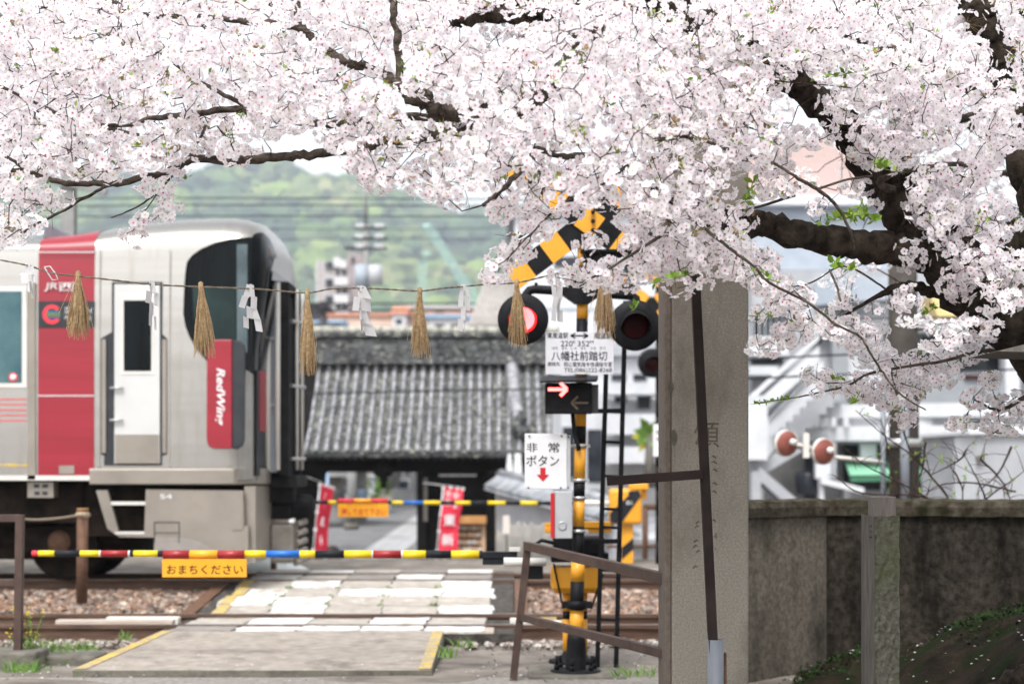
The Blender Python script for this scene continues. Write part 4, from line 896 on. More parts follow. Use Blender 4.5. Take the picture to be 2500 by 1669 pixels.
# ================================================================ TEMPLE GATE
GY = 38.0
t = thing('tiled_gate', 'dark timber gate with a heavy grey barrel-tiled roof beyond the tracks', 'gate', P(975, 1385, GY))
E, Rg = 36.3, 39.0           # eave and ridge distances
ze, zr = P(0, 1102, E).z, P(0, 884, Rg).z
def slope(u): return E+(Rg-E)*u, ze+(zr-ze)*(u*.78+.22*u*u)
x0e, x1e = (748-1250)*E/F, (1340-1250)*E/F; NCOL = 25; dxc = (x1e-x0e)/(NCOL-1)
m = MB()
for c in range(NCOL):
    x = x0e+c*dxc
    for i in range(10):
        ps = [(x+.03*(1-u)*(c-9)/NCOL, slope(u)[0], slope(u)[1]+.055) for u in (i/10, (i+1)/10)]
        m.tube([q_+Vector((random.uniform(-.008,.008),0,random.uniform(-.012,.012))) for q_ in map(Vector, ps)], [random.uniform(.040,.048), .036], 8)
    y, z = slope(0); m.lathe([(0,.02),(.045,.02),(.05,0),(.05,-.04)], (x+.03*(c-9)/NCOL, y, z+.055), (0,-1,0), 12)
rf = MB()
for i in range(10):
    (ya, za), (yb, zb) = slope(i/10), slope((i+1)/10); rf.add([(x0e-.1,ya,za-.06),(x1e+.1,ya,za-.06),(x1e+.1,yb,zb-.06),(x0e-.1,yb,zb-.06)], [(0,1,2,3)])
for i in range(10):
    (ya, za), (yb, zb) = slope(i/10), slope((i+1)/10); rf.add([(x0e-.1,2*Rg-ya,za-.06),(x1e+.1,2*Rg-ya,za-.06),(x1e+.1,2*Rg-yb,zb-.06),(x0e-.1,2*Rg-yb,zb-.06)], [(3,2,1,0)])
roof = rf.build('roof', M['tile'], t)
m.build('barrel_tiles', M['barrel'], roof)['kind'] = 'stuff'
m = MB(); NR = 22
for c in range(NCOL-1):
    xa, xb = x0e+c*dxc+.05, x0e+(c+1)*dxc-.05
    for r in range(NR):
        (ya, za), (yb, zb) = slope(r/NR), slope((r+1.15)/NR); jj = random.uniform(-.008, .008); xm = (xa+xb)/2
        m.add([(xa,ya,za+.03+jj),(xm,ya,za+.005+jj),(xb,ya,za+.03+jj),(xb,yb,zb-.01),(xm,yb,zb-.03),(xa,yb,zb-.01),(xa,ya,za-.02),(xm,ya,za-.03),(xb,ya,za-.02)], [(0,1,4,5),(1,2,3,4),(6,7,1,0),(7,8,2,1)])
m.build('pan_tiles', M['tile'], roof, recalc=False)['kind'] = 'stuff'
# ridge: stacked courses
m = MB(); xr0, xr1 = (705-1250)*Rg/F, (1356-1250)*Rg/F
for i, (d0, h) in enumerate(((.42,.10),(.36,.08),(.30,.10),(.26,.08),(.26,.22),(.22,.07),(.34,.10))):
    z0 = zr-.06+sum(v for _, v in ((.42,.10),(.36,.08),(.30,.10),(.26,.08),(.26,.22),(.22,.07),(.34,.10))[:i]); x = xr0
    while x < xr1:
        l = random.uniform(.22, .34) if i not in (4,) else .9; m.box(x, min(x+l-.012, xr1), Rg-d0, Rg+d0, z0+.004, z0+h-.006+random.uniform(-.006, .006)); x += l
m.build('ridge', M['ridge'], roof)
m = MB(); x = xr0
while x < xr1: m.tube([(x, Rg-.18, zr+.74), (x+.27, Rg-.18, zr+.74)], [.10, .09], 10); x += .28
m.build('ridge_cap', pm('ridge_lichen', (.2,.2,.18), (.55,.54,.46), 9, .8), roof)
# descending ridge with an ornament at its foot
m = MB(); xd = (1250-1250)*Rg/F; 
for i in range(16):
    u0, u1 = i/16, (i+1.2)/16; a, b = slope(1-u0*.86), slope(1-u1*.86); xx = lambda u: (1249+28*u*u-1250)*slope(1-u*.86)[0]/F
    m.tube([(xx(u0), a[0], a[1]+.20), (xx(u1), b[0], b[1]+.20)], [.135, .155], 10)
m.build('descending_ridge', pm('descending_tile', (.2,.2,.22), (.42,.42,.44), 4, .6), roof)
m = MB(); q = P(1272, 1055, E+.35); m.lathe([(.0,.0),(.18,.02),(.2,.18),(.13,.3),(.16,.42),(.08,.55),(0,.6)], q-Vector((0,0,.1)), n=10); m.obox(q+Vector((-.14,0,.1)), (.12,.12,.22)); m.obox(q+Vector((.15,0,.08)), (.12,.12,.2)); m.build('ridge_end_ornament', M['ridge'], roof)
# eaves, rafters, timber
m = MB(); m.box(x0e-.15, x1e+.1, E+.03, E+.12, ze-.12, ze-.035); m.build('eave_board', M['ridge'], t)
m = MB()
x = x0e-.1
while x < x1e: m.box(x, x+.07, E+.12, E+1.3, ze-.19, ze-.10); x += .16
m.build('rafters', pm('rafter_wood', (.03,.028,.026), (.05,.046,.042), 8, .8), t)
gz0 = -.75
def px(x, Y): return (x-1250)*Y/F
m = MB(); m.box(px(690,37.2), px(1345,37.2), 37.0, 37.35, P(0,1152,37).z, P(0,1120,37).z); m.build('lintel', M['gatewood'], t)
m = MB(); m.box(px(690,37.5), px(1340,37.5), 37.36, 38.9, P(0,1128,37).z, ze-.02); m.build('ceiling_boards', M['gatewood'], t)
m = MB(); m.box(px(660,37.4), px(793,37.4), 37.2, 37.35, gz0, P(0,1152,37).z); m.build('left_wall', M['gatewood'], t)
m = MB(); m.box(px(1030,37.4), px(1190,37.4), 37.25, 37.35, gz0, P(0,1152,37).z); m.build('right_doors', M['gatewood'], t)
for a, b in ((776, 797), (1018, 1042), (1184, 1210)):
    m = MB(); m.box(px(a,37.1), px(b,37.1), 37.02, 37.3, gz0, P(0,1152,37).z-.003); m.build('post', M['gatewood'], t, bevel=.01)
m = MB(); m.box(px(1212,37.6), px(1345,37.6), 37.5, 37.6, gz0, P(0,1128,37).z); m.build('side_panel', M['redwood'], t)
m = MB(); m.box(px(1034,37), px(1044,37), 36.98, 37.0, P(0,1272,37).z, P(0,1165,37).z); m.build('worn_door_edge', M['oldwood'], t)
m = MB(); m.pbox(1071, 1157, 1163, 1162, 37.2, .03); m.build('pale_rod', M['galv'], t)
m = MB(); 
for i in range(14): a = gz0+.12+i*.16; m.box(px(1045,37.2), px(1184,37.2), 37.235, 37.249, a, a+.145)
m.build('weatherboards', M['gatewood'], t); m = MB()
for i in range(14): a = gz0+.12+i*.16; m.box(px(662,37.2), px(776,37.2), 37.185, 37.199, a, a+.145)
m.build('weatherboards', M['gatewood'], t)
m = MB(); m.prism([(px(700,E+.1),E+.05,P(0,1120,E).z), (px(752,E),E+.05,P(0,1106,E).z), (px(770,Rg),Rg,zr), (px(700,Rg),Rg,zr)], (.02,.03,0)); m.build('verge_board', M['gatewood'], t)
# things at the gate
q = P(936, 1112, 36.9); m = MB(); m.lathe([(0,0),(.10,-.02),(.21,-.12),(.24,-.28),(.2,-.44),(.08,-.5),(.12,-.54),(.06,-.62),(.10,-.68),(0,-.74)], q, n=18); m.tube([q+Vector((0,0,.3)), q], .02, 6); tag(m.build('hanging_lantern', M['gatewood'], loc=q), 'dark hanging lantern under the gate eaves', 'lantern')
t = thing('sign_board', 'tall white sign board with black brush lettering on the dark gate wall behind the coupler', 'sign', P(702, 1290, 36.8))
bd = MB().pbox(686, 1160, 719, 1309, 36.8, .04).build('board', M['white'], t)
for s, y in (('月', 1163), ('例', 1190), ('祭', 1212), ('日', 1230), ('程', 1249)): text('lettering', s, M['ink'], 695, y, 709, y+15, 36.8, bd, off=.03)
def nobori(x0, y0, x1, y1, wd, Y, label, chars, tw):
    """pole from the foot (x0,y0) to the top (x1,y1); cloth hangs right of it; tw = how far the cloth is turned away"""
    a, b = P(x0, y0, Y), P(x1, y1, Y); t = thing('nobori_banner', label, 'banner', a, 'red vertical banners before the gate')
    m = MB(); m.tube([a, b], .018, 8); m.build('pole', M['pole'], t)
    d = (b-a); L = d.length; d.normalize(); k = 1/sc(Y); w_ = wd*k; ax = Vector((math.cos(tw), math.sin(tw), -.12 if tw < .5 else -.25)); n = 12; H = L*.77
    top = b-d*.03; vs = []
    for i in range(n+1):
        for j in range(4): vs.append(top-d*(H*i/n)+ax*(w_*j/3)+Vector((.02+.02*math.sin(i*.7), -.02+.03*math.sin(i*.8+j), .0)))
    m = MB(); m.add(vs, [(i*4+j, i*4+j+1, (i+1)*4+j+1, (i+1)*4+j) for i in range(n) for j in range(3)], 0, True); m.add([v+Vector((0,.003,0)) for v in vs], [(i*4+j, (i+1)*4+j, (i+1)*4+j+1, i*4+j+1) for i in range(n) for j in range(3)], 0, True); cl = m.build('cloth', M['banner'], t, recalc=False)
    m = MB(); m.tube([top-ax*.45+Vector((0,-.01,.03)), top+ax*w_+Vector((.03,-.01,.03))], .012, 6); m.build('cross_rod', M['galv'], t)
    m = MB()
    for u in (.02,.42,.68,.98): m.obox(top-d*(H*u)+Vector((.0,-.02,0)), (.07,.02,.05))
    for u in (.35, .7, 1.0): m.obox(top+ax*(w_*u)+Vector((.02,-.02,0)), (.06,.02,.06))
    m.build('loops', M['white'], t)
    for s, u, v, sz in chars:
        c = top-d*(H*u)+ax*(w_*v)
        xx = 1250+c.x*F/Y; yy = HY-(c.z-CZ)*F/Y; text('lettering', s, M['white'], xx-sz/2*math.cos(tw), yy-sz/2, xx+sz/2*math.cos(tw), yy+sz/2, c.y-.07, cl, off=.015)
nobori(1062, 1392, 1083, 1184, 46, 36, 'red banner with big white lettering standing in front of the plaque rack', (('交', .10, .3, 15), ('通', .23, .3, 15), ('安', .11, .72, 15), ('全', .25, .72, 15), ('東', .49, .5, 29), ('新', .79, .5, 29)), .15)
nobori(760, 1392, 782, 1176, 50, 36, 'red banner turned edge-on beside the dark gate wall', (('安', .14, .5, 16), ('全', .27, .5, 16), ('東', .52, .5, 26), ('新', .80, .5, 26)), 1.05)
t = tag(MB().tube([P(793,1395,36.4), P(800,1155,36.4)], .035, 10).build('blue_pole', M['bluepole'], loc=P(793,1395,36.4)), 'thin pale blue pole standing at the left jamb of the gate', 'pole')
m = MB(); m.tube([P(795.5,1275,36.4), P(796,1258,36.4)], .037, 10); m.build('orange_band', M['orange'], t)
# plaque rack
t = thing('plaque_rack', 'wooden rack hung with rows of small prayer plaques in front of the gate door', 'plaque rack', P(1135, 1392, 36.3))
m = MB(); m.pbox(1117, 1260, 1187, 1278, 36.1, .5); m.build('roof', M['rackwood'], t, bevel=.01)
m = MB()
for xx in (1081, 1176): m.pbox(xx, 1278, xx+9, 1394, 36.3, .08)
m.pbox(1081, 1366, 1185, 1371, 36.29, .1); m.build('frame', M['ema'], t)
m = MB(); m.pbox(1090, 1280, 1176, 1364, 36.45, .02); m.build('back_board', M['gatewood'], t)
for r in range(5):
    y = 1281+r*17.5
    MB().pbox(1090, y-2, 1176, y, 36.40, .04).build('rod', M['rackwood'], t)
    for c in range(7):
        x = 1092+c*12+random.uniform(-1, 1); k_ = 'ema' if random.random() < .65 else 'plaque_white'; yy = y+random.uniform(0, 1)
        MB().prism([P(x,yy+3,36.36), P(x+5.5,yy,36.36), P(x+11,yy+3,36.36), P(x+11,yy+10.5,36.36), P(x,yy+10.5,36.36)], (0,.02,0)).build('plaque', M[k_], t)
# paths beyond
tag(MB().add([P(790,1392,37)*1+Vector((0,0,.0)), P(1010,1392,37), P(1010,1392,37), P(790,1392,37)], [(0,1,2,3)]).build('threshold', M['road']), kind='structure') if False else None
m = MB(); zz = -.70
m.add([(px(770,36),35.5,zz),(px(1040,36),35.5,zz),(2.2,120,zz),(-30,120,zz)], [(0,1,2,3)]); tag(m.build('temple_road', M['road'], recalc=False), kind='structure')
m = MB()
for i in range(30):
    ya, yb = 38.5+i*1.5, 38.5+(i+1)*1.5-.03
    f = lambda y: (px(868,42)+(y-42)*(-.0115), px(972,42)+(y-42)*(-.004))
    (a0, a1), (b0, b1) = f(ya), f(yb); mid = (a0+a1)/2; midb = (b0+b1)/2
    for (q0, q1, r0, r1) in ((a0, a0+(a1-a0)*.33, b0, b0+(b1-b0)*.33), (a0+(a1-a0)*.34, a0+(a1-a0)*.66, b0+(b1-b0)*.34, b0+(b1-b0)*.66), (a0+(a1-a0)*.67, a1, b0+(b1-b0)*.67, b1)): m.add([(q0,ya,zz+.012),(q1,ya,zz+.012),(r1,yb,zz+.012),(r0,yb,zz+.012)], [(0,1,2,3)])
tag(m.build('stone_path', M['paving'], recalc=False), kind='structure')
m = MB(); m.box(px(832,37), px(958,37), 36.2, 37.0, zz, zz+.09); tag(m.build('stone_step', M['paving'], bevel=.02), kind='structure')
# ================================================================ HOUSES BEYOND THE GATE AND AROUND
GB = -.75
def house(name, label, cat_, x0, y0, x1, Y, depth, wall, roof=None, wins=(), yb=None, roofh=0, over=.3, group=None, winmat='window', frame=None):
    """front wall spans x0..x1 at distance Y, top at row y0; wins: rectangles in picture rows on the front wall"""
    a, b = P(x0, y0, Y), P(x1, y0, Y); z0 = P(0, yb, Y).z if yb else GB
    t = thing(name, label, cat_, ((a.x+b.x)/2, Y, z0), group)
    MB().box(a.x, b.x, Y, Y+depth, z0, a.z).build('wall', wall, t)
    if roof:
        m = MB(); o = over
        if roofh: m.prism([(a.x-o, Y-o, a.z+.004), (a.x-o, Y+depth/2, a.z+roofh), (a.x-o, Y+depth+o, a.z+.004)], (b.x-a.x+2*o, 0, 0))
        else: m.box(a.x-o, b.x+o, Y-o, Y+depth+o, a.z+.004, a.z+.22)
        m.build('roof', roof, t)
    for w_ in wins:
        wx0, wy0, wx1, wy1 = w_[:4]
        f = MB().pbox(wx0, wy0, wx1, wy1, Y-.06, .05).build('window', frame or M['greybox'], t); i = min((wx1-wx0), (wy1-wy0))*.08
        MB().pbox(wx0+i, wy0+i, wx1-i, wy1-i, Y-.075, .04).build('pane', M[winmat], f)
    return t
# street seen through the gate opening
house('town_house', 'grey weathered house seen through the gate beside the hanging lantern', 'house', 795, 1148, 862, 62, 6, M['house_a'], M['darkroof'], [(806,1160,830,1185),(812,1205,846,1245),(838,1165,855,1190)], roofh=1.2)
house('town_house', 'small beige house behind the concrete pole inside the gate', 'house', 842, 1128, 905, 76, 6, M['house_b'], M['bluesheet'], [(868,1160,884,1180),(880,1190,896,1218)], roofh=1)
house('town_house', 'pale grey house in the middle of the street beyond the gate', 'house', 900, 1120, 962, 95, 8, M['house_b'], M['darkroof'], [(912,1140,928,1160),(938,1138,952,1158),(915,1170,950,1190)], roofh=1.5)
house('town_house', 'dark timbered house at the right end of the street beyond the gate', 'house', 955, 1112, 1010, 86, 8, M['house_a'], M['bluesheet'], [(962,1140,978,1162),(988,1136,1002,1160),(966,1170,1000,1195)], roofh=1.5)
house('town_house', 'tall shaded house rising just behind the gate lintel', 'house', 925, 1098, 1000, 118, 8, M['house_b'], M['darkroof'], [(935,1116,950,1128),(975,1114,990,1128)])
t = tag(MB().tube([P(858,1292,44), P(860,1090,44)], .13, 12).build('concrete_pole', M['farutil'], loc=P(858,1292,44)), 'mossy concrete pole rising inside the gate opening', 'pole'); MB().tube([P(858,1292,44), P(858,1276,44)], .2, 10).build('pole_foot', M['kerb'], t)
t = thing('stone_lantern', 'carved stone lantern standing left of the path inside the gate', 'lantern', P(818, 1290, 46))
q = P(818, 1285, 46); m = MB(); m.lathe([(.0,0),(.38,0),(.38,.2),(.2,.3),(.17,.8),(.34,.95),(.34,1.02)], q, n=10); m.build('pedestal', M['house_a'], t)
m = MB(); m.box(q.x-.22, q.x+.22, 45.8, 46.2, q.z+1.02, q.z+1.4); m.build('fire_box', M['kerb'], t); m = MB(); m.lathe([(.55,1.4),(.4,1.5),(.12,1.72),(.08,1.85),(0,1.95)], q, n=6); m.build('cap', M['house_a'], t)
q = P(921, 1205, 52); m = MB()
for i in range(60):
    d = Vector((random.gauss(0,1), random.gauss(0,1), random.gauss(0,1))).normalized()*random.uniform(.1,.5); s = d.cross(Vector((.3,.2,1))).normalized()*.1; p = q+d*.5; m.add([p, p+d*.5+s, p+d, p+d*.5-s], [(0,1,2,3)])
tag(m.build('potted_shrub', M['grass'], loc=q, recalc=False), 'small green shrub in the street below the hanging lantern', 'shrub')
t = thing('stone_block', 'round-topped brown stone beside the left gate jamb', 'stone', P(812, 1385, 40)); m = MB(); q = P(810, 1392, 40); m.lathe([(.22,0),(.24,.3),(.2,.5),(.1,.6),(0,.62)], q, n=14); m.build('stone', pm('brown_stone', (.1,.075,.07), (.16,.12,.11), 6, .9), t)
t = thing('shop_banner', 'narrow blue cloth banner hanging at the right end of the street beyond the gate', 'banner', P(997, 1180, 58)); MB().pbox(989, 1112, 1003, 1150, 58, .1).build('cloth', M['bluepole'], t)
t = thing('stone_pillar', 'slim pale stone pillar left of the stone path inside the gate', 'pillar', P(908, 1235, 55)); MB().pbox(899, 1165, 914, 1236, 55, .2).build('shaft', M['plaster2'], t); MB().pbox(897, 1158, 916, 1164.5, 54.9, .4).build('cap', M['plaster2'], t)
q = P(945, 1195, 64); m = MB(); m.lathe([(0,0),(.45,.1),(.6,.8),(.4,1.5),(.5,2.1),(.2,2.6),(0,2.7)], q, n=9); tag(m.build('carved_stone', M['house_a'], loc=q), 'tall dark carved stone standing at the roadside beyond the gate', 'stone')
q = P(884, 1240, 50); m = MB(); m.pbox(874, 1195, 893, 1242, 50, .4); tag(m.build('blue_bin', pm('dull_blue', (.06,.09,.14), (.09,.13,.19), 5, .6), loc=q, bevel=.03), 'dull blue bin standing behind the concrete pole inside the gate', 'bin')
# white sandbag and blue lettered post behind the near arm
q = P(630, 1392, 21.0); m = MB(); m.lathe([(.0,.22),(.16,.2),(.34,.12),(.42,.0),(.36,-.12),(0,-.14)], q, (0,0,1), 18)
for i in range(len(m.v)): v = m.v[i]; m.v[i] = (q.x+(v[0]-q.x)*1.0+random.uniform(-.02,.02), v[1], v[2]+random.uniform(-.02,.02))
tag(m.build('sandbag', M['bag'], loc=q), 'white sandbag lying behind the near barrier arm at the left of the deck', 'sandbag')
q = P(700, 1400, 21.2); m = MB(); m.lathe([(.0,.16),(.13,.14),(.28,.06),(.34,-.08),(0,-.12)], q, (0,0,1), 18); tag(m.build('sandbag', M['bag'], loc=q), 'smaller white sandbag slumped right of the blue lettered post', 'sandbag')
t = thing('marker_post', 'short white post with blue lettering beside the sandbags', 'post', P(686, 1395, 20.9))
m = MB(); a, b = P(676, 1400, 20.9), P(697, 1326, 20.9); m.box(a.x, b.x, 20.9, 21.0, a.z, b.z); m.lathe([(.055,0),(.04,.03),(0,.045)], ((a.x+b.x)/2, 20.95, b.z), n=14); p_ = m.build('post', M['white'], t)
for i, s in enumerate('踏切注意'): text('lettering', s, M['bblue'], 681, 1334+i*15, 692, 1346+i*15, 20.9, p_, off=.02)
t = tag(MB().tube([P(668,1400,20.6), P(668,1362,20.6)], .04, 8).build('stake', M['rust2'], loc=P(668,1400,20.6)), 'short rusty stake between the train and the sandbags', 'stake')
# plaster wall with a tiled cap, right of the gate
t = thing('plaster_wall', 'white plaster garden wall with a sloping tiled cap right of the gate', 'wall', P(1340, 1390, 33))
A, Bq = P(1212, 1188, 35.5), P(1500, 1268, 29.5)
for i, (p, q) in enumerate(((A, Bq),)):
    d = q-p; nrm = Vector((-d.y, d.x, 0)).normalized()
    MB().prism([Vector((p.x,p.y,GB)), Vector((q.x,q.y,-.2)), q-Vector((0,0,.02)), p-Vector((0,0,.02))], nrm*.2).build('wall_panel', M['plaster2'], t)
    m = MB(); dd = d.normalized(); L = d.length; n = 26
    for k in range(n):
        c = p+dd*(L*(k+.5)/n); m.tube([c-nrm*.28+Vector((0,0,.0)), c+nrm*.1+Vector((0,0,.26)), c+nrm*.48], [.075,.08,.075], 7)
    m.prism([p-nrm*.3-Vector((0,0,.05)), p+nrm*.1+Vector((0,0,.2)), p+nrm*.5-Vector((0,0,.05))], d); m.tube([p+nrm*.1+Vector((0,0,.3)), q+nrm*.1+Vector((0,0,.3))], .09, 8)
    m.build('tiled_cap', pm('cap_tile', (.2,.215,.235), (.38,.395,.42), 3, .6), t)
t = thing('picket_fence', 'grey bamboo picket fence below the plaster wall', 'fence', P(1260, 1392, 30))
bam = pm('bamboo', (.22,.21,.19), (.34,.32,.29), 6, .8)
for k in range(26):
    x = 1214+k*5.4; h = 1278+random.uniform(-6, 6)+(18 if k < 6 else 0); MB().tube([P(x, 1398, 30), P(x, h, 30)], .018, 6).build('picket', bam, t)
for ya_, yb_ in ((1310, 1316), (1370, 1374)): MB().tube([P(1210, ya_, 30.05), P(1356, yb_, 30.05)], .02, 6).build('rail', bam, t)
t = thing('notice_sign', 'small white notice on a stake before the picket fence', 'sign', P(1236, 1392, 29)); m = MB(); m.pbox(1228, 1258, 1244, 1302, 29, .02); m.build('board', M['plaque_white'], t); m = MB(); m.pbox(1234, 1302, 1240, 1395, 29, .04); m.build('stake', M['oldwood'], t)
t = thing('white_cloths', 'pair of white cloths hanging between the gate side and the emergency sign', 'cloth', P(1250, 1150, 36))
for x0, x1, y1 in ((1236,1252,1160), (1253,1276,1184)):
    m = MB(); o = [P(x0+4, 1106, 36), P(x1-5, 1106, 36), P(x1, y1-14, 36), P(x1-2, y1, 36), P(x0+4, y1-6, 36), P(x0, y1-20, 36)]; m.prism(o, (0,.05,0)); m.build('cloth', M['white'], t)
# rusty pipe railing beyond the far barrier
t = thing('pipe_railing', 'rusty pipe railing beyond the far barrier motor box', 'railing', P(1590, 1388, 24.5))
for xx in (1575, 1690): MB().tube([P(xx,1390,24.5), P(xx,1236,24.5)], .045, 10).build('post', M['rust2'], t)
MB().tube([P(1570,1237,24.5), P(1700,1235,24.5)], .046, 10).build('top_rail', M['rust2'], t); MB().tube([P(1480,1333,24.5), P(1700,1330,24.5)], .022, 8).build('lower_rail', M['rust2'], t)
# low white house with tiled skirt roof right behind the far barrier
t = house('white_house', 'low white walled house with grey tiled skirt roof behind the far barrier box', 'house', 1470, 1316, 1640, 30, 6, M['plaster'], yb=1400)
m = MB()
for k in range(22):
    x = 1478+k*8; m.tube([P(x, 1322, 29.6), P(x-4, 1268, 31.4)], .055, 6)
m.add([P(1466,1324,29.65), P(1645,1324,29.65), P(1640,1266,31.5), P(1462,1262,31.5)], [(0,1,2,3)]); m.build('skirt_roof', M['barrel'], t, recalc=False)
# big white block and the balconied house
house('white_block', 'tall plain white building behind the crossbuck with a grey window strip', 'building', 1256, 520, 1655, 52, 14, M['plaster'], M['plaster2'], [(1352,625,1420,652),(1500,560,1600,600),(1500,640,1600,672)], over=.25)
for y_ in (752, 838): MB().pbox(1256, y_, 1655, y_+4, 51.97, .02).build('joint_strip', M['ltgrey'], [o for o in C.objects if o.name == 'white_block'][0])
t = house('balcony_house', 'white house with stacked balconies and a palm at its foot behind the ladder', 'house', 1370, 870, 1660, 44, 8, M['plaster'], M['plaster2'], [(1492,912,1530,930),(1545,912,1580,930),(1400,905,1440,930),(1555,965,1590,1000),(1500,960,1530,985),(1372,1040,1405,1165)], over=.3)
for y_, y2 in ((935,962), (1010,1060), (1090,1130)):
    m = MB(); m.pbox(1480, y_, 1640, y2, 42.4, .12); m.pbox(1480, y2-5, 1640, y2, 42.52, 1.4); m.build('balcony', M['plaster'], t)
m = MB(); m.pbox(1428, 1000, 1476, 1190, 42.8, .3); m.build('pier', M['plaster'], t)
MB().pbox(1434, 1048, 1470, 1175, 42.75, .04).build('dark_door', M['window'], t)
t = thing('palm', 'small palm with broad green fronds beside the small emergency sign', 'palm', P(1580, 1170, 38))
m = MB(); m.tube([P(1585,1190,38), P(1588,1060,38)], [.14,.10], 8); m.build('trunk', M['oldwood'], t)
m = MB(); m2 = MB()
for k, (dx, dz_) in enumerate(((-42,-8),(-36,24),(-30,46),(-26,-40),(10,-30),(34,-12),(40,22),(16,40),(-48,10))):
    c = P(1588, 1058, 38); e = P(1588+dx, 1058+dz_, 37.6+.2*(k%3)); d = e-c; s = d.cross(Vector((0,1,0))).normalized()*.12; (m if k % 3 != 2 else m2).add([c, c+d*.5+s, e, c+d*.5-s], [(0,1,2,3)])
m.build('fronds', M['grass'], t, recalc=False); m2.build('yellow_fronds', pm('yellow_frond', (.45,.42,.03)), t, recalc=False)
house('tiled_house', 'brown grey house roof in rows of tiles left of the white building', 'house', 1150, 790, 1262, 58, 10, M['house_b'])
t = [o for o in C.objects if o.name.startswith('tiled_house')][-1]
m = MB()
a, b, c, d = P(1148,802,57.4), P(1290,802,57.4), P(1290,686,63), P(1190,686,63)
m.add([a, b, c, d, a+Vector((0,8,0)), b+Vector((0,12,0))], [(0,1,2,3), (3,2,5,4), (0,3,4)])
rr = m.build('roof', M['greytile'], t, recalc=False)
m = MB()
for k in range(15): u = k/14; m.tube([a.lerp(b, u)+Vector((0,-.05,.08)), d.lerp(c, u)+Vector((0,-.05,.08))], .07, 6)
m.tube([d+Vector((-.3,0,.1)), c+Vector((0,0,.1))], .16, 8); m.build('roof_rolls', pm('roof_roll', (.36,.33,.31), (.5,.47,.44), 3, .8), rr)
# low roofs between gate and hill
house('low_building', 'long peach walled building above the gate ridge', 'building', 800, 772, 1175, 120, 10, M['peach'], M['orangeroof'], [(930,795,946,815)], yb=1000, over=.2)
house('low_building', 'blue roofed shed above the left end of the gate ridge', 'building', 700, 788, 812, 104, 8, M['aptlight'], M['bluesheet'], yb=1000, over=.5, roofh=.5)
house('low_building', 'pale house with an orange roof right of the hanging streamers', 'building', 958, 766, 990, 116, 6, M['aptlight'], M['orangeroof'], [(965,778,982,790)], yb=1000, roofh=.8, over=.2)
house('low_building', 'white building with a blue roof right of the central tassel', 'building', 1045, 776, 1160, 112, 8, M['aptlight'], M['bluesheet'], [(1060,790,1085,806),(1100,790,1125,806)], yb=1000, over=.3)
house('low_building', 'grey roofed house far left of the tall utility pole', 'building', 690, 745, 790, 150, 8, M['darkroof'], M['darkroof'], yb=1000, over=.2)
t = house('low_building', 'cream warehouse at the foot of the hill behind the narrow streamer', 'building', 1000, 752, 1160, 170, 8, M['peach'], M['aptlight'], [(1015,760,1040,772),(1060,760,1085,772)], yb=1000)
t = thing('water_tank', 'dark round water tank on the flat roof left of the first tassel', 'water tank', P(790, 786, 103)); q = P(790, 788, 103); m = MB(); m.lathe([(.5,.0),(.2,.1),(.2,.7),(.36,.75),(.36,1.3),(0,1.4)], q, n=14); m.build('tank', M['darkroof'], t)
# apartment block with a brown stair tower
t = thing('apartment_block', 'six storey pale apartment block with a brown stair tower below the hill', 'apartment block', P(826, 900, 210))
YA = 210
MB().pbox(772, 637, 856, 1130, YA, 14).build('wall', M['aptwall'], t); MB().pbox(848, 618, 884, 1130, YA-.8, 12).build('stair_tower', M['aptbrown'], t); MB().pbox(772, 634, 776, 1130, YA-.3, 8).build('corner_pier', M['aptlight'], t)
MB().prism([P(814,630,YA-1), P(822,626,YA-1), P(846,638,YA-1), P(846,655,YA-1), P(814,650,YA-1)], (0,4,0)).build('roof_slab', M['aptlight'], t)
for y_ in (638, 680, 721, 762):
    f = MB().pbox(793, y_, 814, y_+18, YA-.3, .2).build('window', M['greybox'], t); MB().pbox(795, y_+1, 813, y_+17, YA-.4, .2).build('pane', M['window'], f)
for y_ in (655, 698, 739):
    MB().pbox(815, y_+20, 850, y_+41, YA-2.4, 2).build('balcony', M['aptlight'], t)
    f = MB().pbox(818, y_, 848, y_+19, YA-.3, .2).build('window', M['aptlight'], t)
    for xx in (820, 836): MB().pbox(xx, y_+2, xx+9, y_+18, YA-.5, .2).build('pane', M['window'], f)
MB().pbox(858, 627, 865, 643, YA-1, .3).build('tower_window', M['window'], t)
# cranes across the water
t = thing('harbour_crane', 'tall pale green lattice crane leaning across the wooded hill', 'crane', P(1165, 760, 320))
def lattice(m, a, b, w0, w1, n):
    a, b = Vector(a), Vector(b); d = (b-a).normalized(); s = d.cross(Vector((0,1,0))).normalized(); u = Vector((0,1,0))
    f = lambda i, sx, sy: a.lerp(b, i/n)+(s*sx+u*sy)*(w0+(w1-w0)*i/n)/2
    for i in range(n):
        for sx, sy in ((1,1),(-1,1),(1,-1),(-1,-1)): m.tube([f(i,sx,sy), f(i+1,sx,sy)], .14, 4, cap=False)
        for sy in (-1, 1): m.tube([f(i,-1,sy), f(i+1,1,sy)], .09, 4, cap=False); m.tube([f(i,1,sy), f(i+1,-1,sy)], .09, 4, cap=False)
m = MB(); lattice(m, P(1168,745,320), P(1043,550,320), 1.6, 1.2, 18); m.build('boom', M['crane'], t); m = MB(); lattice(m, P(1168,1080,320), P(1168,742,320), 2.4, 2.0, 16); m.build('mast', M['crane'], t); MB().obox(P(1041,552,320), (1.4,1,.8)).build('boom_head', M['crane'], t)
